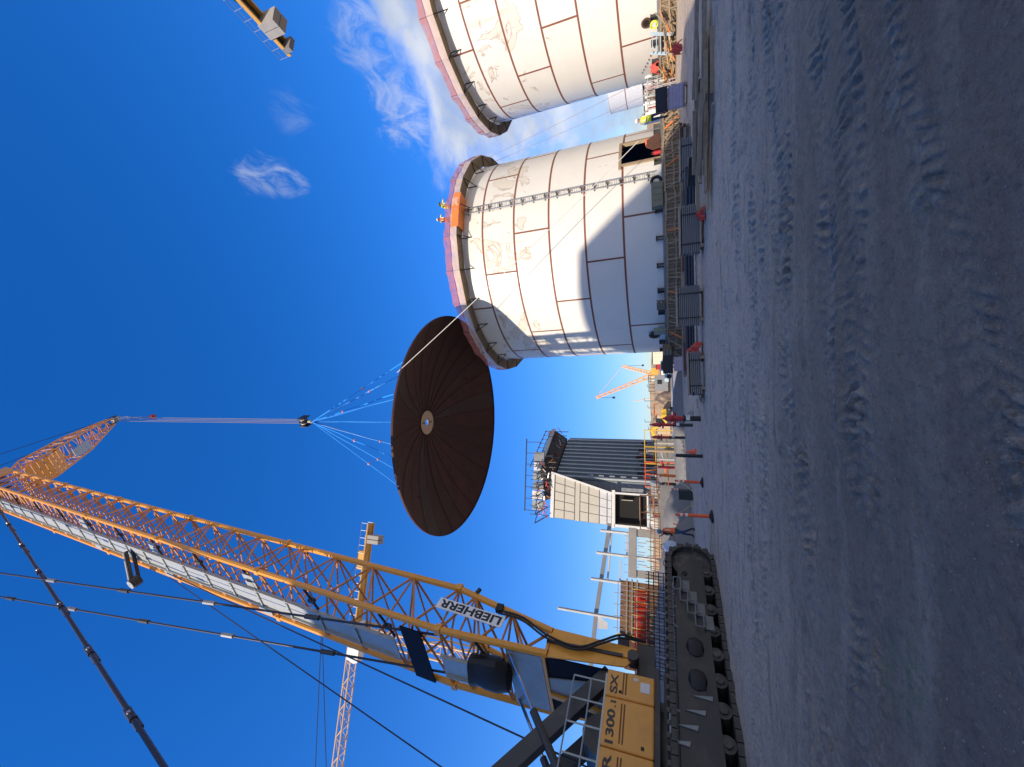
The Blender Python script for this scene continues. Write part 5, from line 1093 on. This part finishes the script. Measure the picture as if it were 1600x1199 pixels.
# steelwork on the roof
b = MB()
for i in range(6):
    x = -4.6 + 1.0 * i; b.beam((x, -.8, 14.3), (x - .9, -1.2, 15.7), .1, .1).beam((x - .9, -1.2, 15.7), (x + .2, -.6, 15.6), .07, .07).beam((x, -.6, 14.2), (x, -.6, 16.6), .07, .07)
obj('bracket_frame', b, dgrey, g)
b = MB()
for i in range(7): b.beam((-4.2 + 1.35 * i, -.3, 15.6), (-4.2 + 1.35 * i, -.3, 17.4), .07, .07)
b.beam((-4.3, -.3, 17.3), (4.3, -.3, 17.5), .1, .12); obj('roof_rail', b, dgrey, g)
for i in range(6): obj('roof_panel', MB().box((-3.6 + 1.15 * i, .2, 15.85 + .06 * (i % 2)), (1.05, .3, 1.3)), (lgrey, white, grey)[i % 3], g)
obj('roof_hopper', MB().add([W(.2, .2, 13.9), W(8.3, .2, 13.9), W(8.3, -3, 13.9), W(.2, -3, 13.9), W(-.2, 1.2, 15.5), W(8.9, 1.2, 15.7), W(8.9, -3.5, 15.7), W(-.2, -3.5, 15.5)], [(3, 2, 1, 0), (4, 5, 6, 7), (0, 1, 5, 4), (1, 2, 6, 5), (2, 3, 7, 6), (3, 0, 4, 7)]), mat('hopper_dark', (.05, .045, .042), .7, var=.3), g)
obj('hopper_edge', MB().beam(W(-.3, 1.25, 15.6), W(9.0, 1.25, 15.8), .2, .5), lgrey, g)
for i in range(40):
    t_ = rq.uniform(0, 8.6); z_ = rq.uniform(13.6, 16.2); bar('roof_pipe', W(t_, .7 + rq.random(), z_), W(t_ + rq.uniform(-.8, .8), .8 + rq.random(), z_ + rq.uniform(-.8, .8)), .05, (rust, orange_steel, lgrey, dgrey, black, tarp_m)[i % 6], g, 5)
for i in range(9): bar('scaffold_post', W(.3 + 1.0 * i, 1.3, 13.6), W(.3 + 1.0 * i, 1.3, 17.0), .05, dgrey, g, 5)
for z_ in (16.1, 16.8): bar('scaffold_rail', W(.2, 1.3, z_), W(8.6, 1.3, z_), .05, dgrey, g, 5)
rb = random.Random(12)
for i in range(40):
    x = rb.uniform(-4.8, .8); zz_ = rb.uniform(14.15, 15.6); bar('roof_pipe', (x, -.9 - rb.random() * .3, zz_), (x + rb.uniform(-.7, .7), -.9, zz_ + rb.uniform(-.5, .5)), .05, (rust, orange_steel, white, alum, tarp_m)[i % 5], g, 5)
# clutter along the foot of the building: frames, rails and drums
def rail_frame(label, az_, d, w, h, m_, rz_=0):
    g = thing('guard_frame', label, 'guard frame', azpt(az_, d), -rad(az_) + rz_); 
    for x in (-w / 2, 0, w / 2): bar('post', (x, 0, 0), (x, 0, h), .05, m_, g, 6)
    for z in (.35, .68, 1): bar('rail', (-w / 2, 0, h * z), (w / 2, 0, h * z), .045, m_, g, 6)
rail_frame('bright orange guard frame below the tan hood', -17.5, 40, 3.0, 3.6, orange_steel); rail_frame('yellow guard frame left of the far standpipe', -9.0, 44, 3.4, 3.3, cyel); rail_frame('orange guard frame at the foot of the ribbed wall', -12.6, 42, 2.4, 3.2, orange, .2)
for k, (az_, d, m_, lab) in enumerate(((-19.2, 38, white, 'white cylindrical tank lying on the bank below the tan hood'), (-14.6, 43, lgrey, 'grey cylindrical vessel at the foot of the block wall'))):
    g = thing('vessel', lab, 'vessel', azpt(az_, d, 1.7), -rad(az_)); obj('vessel_body', MB().cyl((-.7, 0, .55), (.7, 0, .55), .5, 16).cyl((-.85, 0, .55), (-.7, 0, .55), .3, 16, .5).cyl((.7, 0, .55), (.85, 0, .55), .5, 16, .3), m_, g); obj('saddle', MB().box((-.4, 0, .05), (.15, .8, .3)).box((.4, 0, .05), (.15, .8, .3)).box((0, 0, -.8), (1.6, .9, 1.6)), dgrey, g)
rc = random.Random(21)
for k in range(12):
    az_ = -20 + 1.05 * k; g = thing('pipe_spool', ('first', 'second', 'third', 'fourth', 'fifth', 'sixth', 'seventh', 'eighth', 'ninth', 'tenth', 'eleventh', 'twelfth')[k] + ' pipe spool from the left along the foot of the grey building', 'pipe spool', azpt(az_, 41 + rc.uniform(-1, 2), .4), -rad(az_), 'pipe spools at the building foot')
    m_ = (white, orange_steel, redm, lgrey, timber, concrete)[k % 6]; h = rc.uniform(1.4, 2.6)
    obj('riser', MB().cyl((0, 0, 0), (0, 0, h), .13, 10), m_, g); obj('branch', MB().cyl((0, 0, h * .7), (.8, 0, h * .7 + rc.uniform(-.3, .3)), .1, 10), m_, g); obj('flange', MB().cyl((0, 0, h), (0, 0, h + .08), .22, 12), grey, g)

# ------------------------------------------------------------------ tower cranes
tw_m = mat('tower_crane_paint', (.66, .36, .08), .5, var=.12); tw_w = mat('tower_crane_pale', (.66, .44, .24), .5)
mp = Vector((-33.4, 43.69, 0)); ja = math.atan2(-20.64 + 33.4, 46.76 - 43.69)
tw = thing('tower_crane', 'tower crane behind the boom, its long pale jib crossing to the frame edge', 'tower crane', mp, -ja + math.pi / 2)   # +x towards the counter jib
S = lambda z, h=.85: [Vector((h, h, z)), Vector((h, -h, z)), Vector((-h, -h, z)), Vector((-h, h, z))]
lattice_run(tw, [S(0), S(14), S(28), S(40.5)], [6, 6, 6], .12, .06, tw_w, tw_m, 'mast_chord', 'mast_brace')
obj('slewing_unit', MB().lathe([(1.3, 40.3), (1.3, 41.0), (1.0, 41.2), (.01, 41.2)], 20), white, tw); obj('operator_cab', MB().prism([(0, 0), (1.5, 0), (1.7, .6), (1.4, 1.8), (0, 1.8)], (-1.4, -2.0, 39.4), (-1, 0, 0), (0, 0, 1), (0, 1, 0), 1.1), white, tw)
zj = 41.6
def tri(x, w=.6, h=1.25): return [Vector((x, w, zj)), Vector((x, -w, zj)), Vector((x, 0, zj + h))]
lattice_run(tw, [tri(-1), tri(-13), tri(-28), tri(-42)], [8, 10, 9], .09, .05, tw_w, tw_w, 'jib_chord', 'jib_brace', faces=(0, 1, 2))
lattice_run(tw, [[Vector((1, s * .6, zj)) for s in (1, -1)], [Vector((14.0, s * .6, zj)) for s in (1, -1)]], [8], .14, .06, tw_m, tw_m, 'counter_jib_chord', 'counter_jib_brace', faces=(0,))
obj('counter_jib_deck', MB().box((7.5, 0, zj + .05), (13, 1.2, .06)), tw_m, tw); obj('winch_house', MB().box((9.0, 0, zj + .6), (2.4, 1.2, 1.0)), tw_m, tw)
for x in (11.6, 12.2): obj('counterweight', MB().box((x, 0, zj - .9), (.5, 1.25, 2.3)), concrete, tw)
for s in (-.65, .65):
    for x in range(1, 15): bar('rail_post', (x, s, zj), (x, s, zj + 1.1), .03, alum, tw, 5)
    bar('hand_rail', (1, s, zj + 1.1), (14, s, zj + 1.1), .03, alum, tw, 5)
bar('apex_mast', (0, 0, zj), (0, 0, zj + 6.5), .2, tw_m, tw); bar('tie_rod', (0, 0, zj + 6.4), (11, 0, zj + .2), .05, cable, tw, 6); bar('tie_rod', (0, 0, zj + 6.4), (-20, 0, zj + 1.3), .05, cable, tw, 6); bar('tie_rod', (0, 0, zj + 6.4), (-35, 0, zj + 1.3), .05, cable, tw, 6)
# second tower crane: only the end of its counter jib reaches into view
e0 = azpt(48.6, 48, 37.3); e1 = azpt(57.5, 44.5, 37.3); dv = e1 - e0; ln = 20.0; mp2 = e0 + dv.normalized() * ln; ra = math.atan2((e0 - mp2).y, (e0 - mp2).x)
tw2 = thing('tower_crane', 'tower crane whose counter jib end with concrete blocks enters the empty sky', 'tower crane', (mp2.x, mp2.y, 0), ra)
zj = 37.6
lattice_run(tw2, [S(0), S(18), S(36.5)], [8, 8], .12, .06, tw_m, tw_m, 'mast_chord', 'mast_brace')
for s in (-.55, .55): obj('counter_jib_beam', MB().box((10, s, zj), (20.2, .16, .4)), tw_m, tw2)
obj('counter_jib_deck', MB().box((10, 0, zj + .22), (20, 1.1, .05)), dgrey, tw2)
for x in (17.0, 17.75): obj('counterweight', MB().box((x, 0, zj - .75), (.68, 1.6, 2.0)), concrete, tw2)
obj('counterweight', MB().box((19.5, 0, zj - .35), (.5, 1.4, 1.0)), concd, tw2)
for s in (-.7, .7):
    for x in range(4, 21, 1): bar('rail_post', (x, s, zj + .2), (x, s, zj + 1.25), .025, alum, tw2, 5)
    for z in (.75, 1.25): bar('hand_rail', (4, s, zj + z), (20, s, zj + z), .025, alum, tw2, 5)
bar('tie_rod', (0, 0, zj + 7), (16, 0, zj + .3), .05, cable, tw2, 6); bar('apex_mast', (0, 0, zj - 1), (0, 0, zj + 7), .2, tw_m, tw2)

# ------------------------------------------------------------------ far background
p, rz = place(1, 120); fc = thing('mobile_crane', 'distant orange crane with two arms in a V above the horizon', 'crane', p, rz)
def far_boom(a, b_, w, name):
    a, b_ = Vector(a), Vector(b_); d = (b_ - a).normalized(); s = d.cross(Vector((0, 1, 0))).normalized() * w; y = Vector((0, w, 0))
    lattice_run(fc, [[a + s - y, a + s + y, a - s + y, a - s - y], [b_ + s * .6 - y, b_ + s * .6 + y, b_ - s * .6 + y, b_ - s * .6 - y]], [10], .16, .09, fadeor, fadeor, name + '_chord', name + '_brace', posts=False)
far_boom((-.8, 0, 4.4), (-7.0, 0, 20.2), .5, 'boom'); far_boom((-.2, 0, 4.6), (2.1, 0, 12.3), .42, 'derrick')
obj('house', MB().box((-.6, 0, 3.6), (3.6, 3, 1.9)), mat('house_yellow', (.7, .38, .06), .5), fc); obj('tracks', MB().box((-.6, -1.6, 1.2), (6, 1, 1.6)).box((-.6, 1.6, 1.2), (6, 1, 1.6)), dgrey, fc)
bar('pendant', (2.1, 0, 12.3), (-6.9, 0, 20.2), .06, fadeor, fc, 5); bar('hoist_rope', (-7.0, 0, 20), (-7.0, 0, 15.4), .06, cable, fc, 5); obj('hook', MB().lathe([(.01, 14.6), (.35, 14.9), (.3, 15.4), (.01, 15.6)], 8, (-7.0, 0, 0)), black, fc)
bar('hoist_rope', (2.1, 0, 12.2), (2.1, 0, 7.0), .05, cable, fc, 5); obj('hook', MB().lathe([(.01, 6.4), (.3, 6.6), (.25, 7.0), (.01, 7.1)], 8, (2.1, 0, 0)), black, fc)
p, rz = place(-2.2, 260); fc2 = thing('mobile_crane', 'faint tiny crane boom far behind, left of the V shaped crane', 'crane', p, rz); bar('boom', (0, 0, 0), (-3, 0, 19), .35, mat('far_pale', (.6, .5, .38), .7), fc2, 6); obj('house', MB().box((0, 0, 1.6), (5, 4, 3.2)), mat('far_pale', (.6, .5, .38), .7), fc2)
p, rz = place(-.6, 80); g = thing('site_cabin', 'grey site cabin with a dark window and railed roof near the V shaped crane', 'cabin', p, rz)
obj('cabin_body', MB().box((0.2, 0, 1.75), (3.0, 2.4, 2.2)), mat('cabin_grey', (.22, .23, .24), .6), g); obj('window', MB().box((.4, -1.22, 2.0), (.8, .05, .8)), glass_d, g); obj('skid', MB().box((.2, 0, .35), (3.2, 2.6, .4)), black, g)
for i in range(6): bar('roof_post', (-1.3 + .6 * i, -1.1, 2.85), (-1.3 + .6 * i, -1.1, 3.9), .06, black, g, 5)
bar('roof_rail', (-1.4, -1.1, 3.9), (1.8, -1.1, 3.9), .06, black, g, 5); obj('air_unit', MB().box((.9, 0, 3.3), (1.0, 1, .8)), mat('cream', (.7, .66, .5), .6), g)
def container(label, az_, d, w, h, m_, z=0):
    p, rz = place(az_, d); g = thing('shipping_container', label, 'container', p + Vector((0, 0, z)), rz, 'containers along the horizon'); obj('body', MB().box((0, 0, h / 2 + .1), (w, 2.4, h)), m_, g)
    n = max(3, int(w / .7))
    for i in range(n): obj('rib', MB().box((-w / 2 + w * (i + .5) / n, -1.23, h / 2 + .1), (w / n * .4, .06, h * .86)), m_, g)
    [obj('frame_rail', MB().box((0, -1.22, zf), (w + .04, .12, .12)), dgrey, g) for zf in (.12, h + .08)]
mound('sand_heap', azpt(-3.4, 92), 3.2, 3, 3.1, 8, sand); mound('sand_heap', azpt(-7.2, 100), 6.0, 3, 4.6, 9, sand); mound('sand_heap', azpt(-1.0, 150), 30, 6, 5.5, 10, sand); mound('sand_heap', azpt(-20, 170), 40, 6, 6.5, 11, sand); mound('sand_heap', azpt(34, 120), 30, 6, 3.6, 12, sand)
container('orange container just left of the grey site cabin', -4.0, 98, 2.6, 3.4, orange_steel); container('tan container left of the small sand heap', -6.0, 96, 4.2, 2.9, ctan); container('cream container at the left foot of the shaded tank', 2.9, 85, 2.4, 3.2, mat('cream', (.7, .66, .5), .6)); container('red container beside the shaded tank edge', 2.0, 90, 2.0, 2.6, redm); container('white container under the V shaped crane', 1.0, 95, 2.6, 1.8, white)
container('white container behind the cages between the tanks', 33.4, 62, 5.0, 2.6, white)
def excavator(label, az_, d, m_, f=1):
    p, rz = place(az_, d); g = thing('excavator', label, 'excavator', p, rz, 'excavators along the horizon')
    for y in (-1, 1): obj('track', MB().prism([(-1.6, .1), (1.6, .1), (1.8, .5), (1.5, .85), (-1.5, .85), (-1.8, .5)], (0, y - .25, 0), (1, 0, 0), (0, 0, 1), (0, 1, 0), .5), dgrey, g)
    obj('house', MB().prism([(-1.6, .95), (1.2, .95), (1.2, 1.9), (.2, 2.0), (-1.6, 1.8)], (0, -1.1, 0), (f, 0, 0), (0, 0, 1), (0, 1, 0), 2.2), m_, g); obj('cab', MB().prism([(.3, 1.9), (1.3, 1.2), (1.4, 2.3), (1.1, 3.0), (.3, 3.0)], (0, -1.15, 0), (f, 0, 0), (0, 0, 1), (0, 1, 0), 1), glass_d, g)
    obj('boom', MB().beam((1.1 * f, 0, 1.5), (2.8 * f, 0, 3.9), .35, .5).beam((2.8 * f, 0, 3.9), (4.3 * f, 0, 3.2), .35, .45), m_, g); obj('stick', MB().beam((4.2 * f, 0, 3.5), (4.8 * f, 0, 1.4), .28, .35), m_, g); obj('bucket', MB().prism([(4.4, 1.5), (5.1, 1.5), (5.0, .7), (4.3, .6)], (0, -.5, 0), (f, 0, 0), (0, 0, 1), (0, 1, 0), 1), dgrey, g)
excavator('yellow excavator between the sand heaps near the red standpipes', -5.0, 88, cyel, -1); excavator('small yellow excavator far behind the stout hydrant', -8.4, 120, cyel)
def pickup(label, az_, d, m_, f=1):
    p, rz = place(az_, d); g = thing('pickup_truck', label, 'truck', p, rz, 'trucks along the horizon')
    obj('body', MB().prism([(-2.6, .5), (2.6, .5), (2.65, 1.0), (1.5, 1.1), (.9, 1.75), (-.6, 1.8), (-.8, 1.15), (-2.6, 1.15)], (0, -.95, 0), (f, 0, 0), (0, 0, 1), (0, 1, 0), 1.9), m_, g); obj('window', MB().prism([(-.5, 1.2), (1.1, 1.2), (.75, 1.65), (-.45, 1.68)], (0, -.97, 0), (f, 0, 0), (0, 0, 1), (0, 1, 0), .02), glass_d, g)
    for x in (-1.7, 1.7): obj('wheel', MB().cyl((x * f, -.98, .42), (x * f, -.7, .42), .42, 14).cyl((x * f, .7, .42), (x * f, .98, .42), .42, 14), black, g)
pickup('white pickup truck beyond the grey bank before the building', -10.6, 62, white); pickup('white pickup truck left of the orange guard frame', -11.9, 58, white, -1); pickup('pale truck under the V shaped crane', 1.7, 75, ltblue)
for k in range(9): 
    az_ = -7.6 + .95 * k; g = thing('light_pole', ('first', 'second', 'third', 'fourth', 'fifth', 'sixth', 'seventh', 'eighth', 'ninth')[k] + ' thin pole from the left on the horizon beside the tank', 'pole', azpt(az_, 140), group='thin poles on the horizon'); bar('pole', (0, 0, 0), (0, 0, 5.5 + (k % 3)), .09, dgrey, g, 5); bar('arm', (0, 0, 5.3 + (k % 3)), (1.0, 0, 5.5 + (k % 3)), .06, dgrey, g, 5)
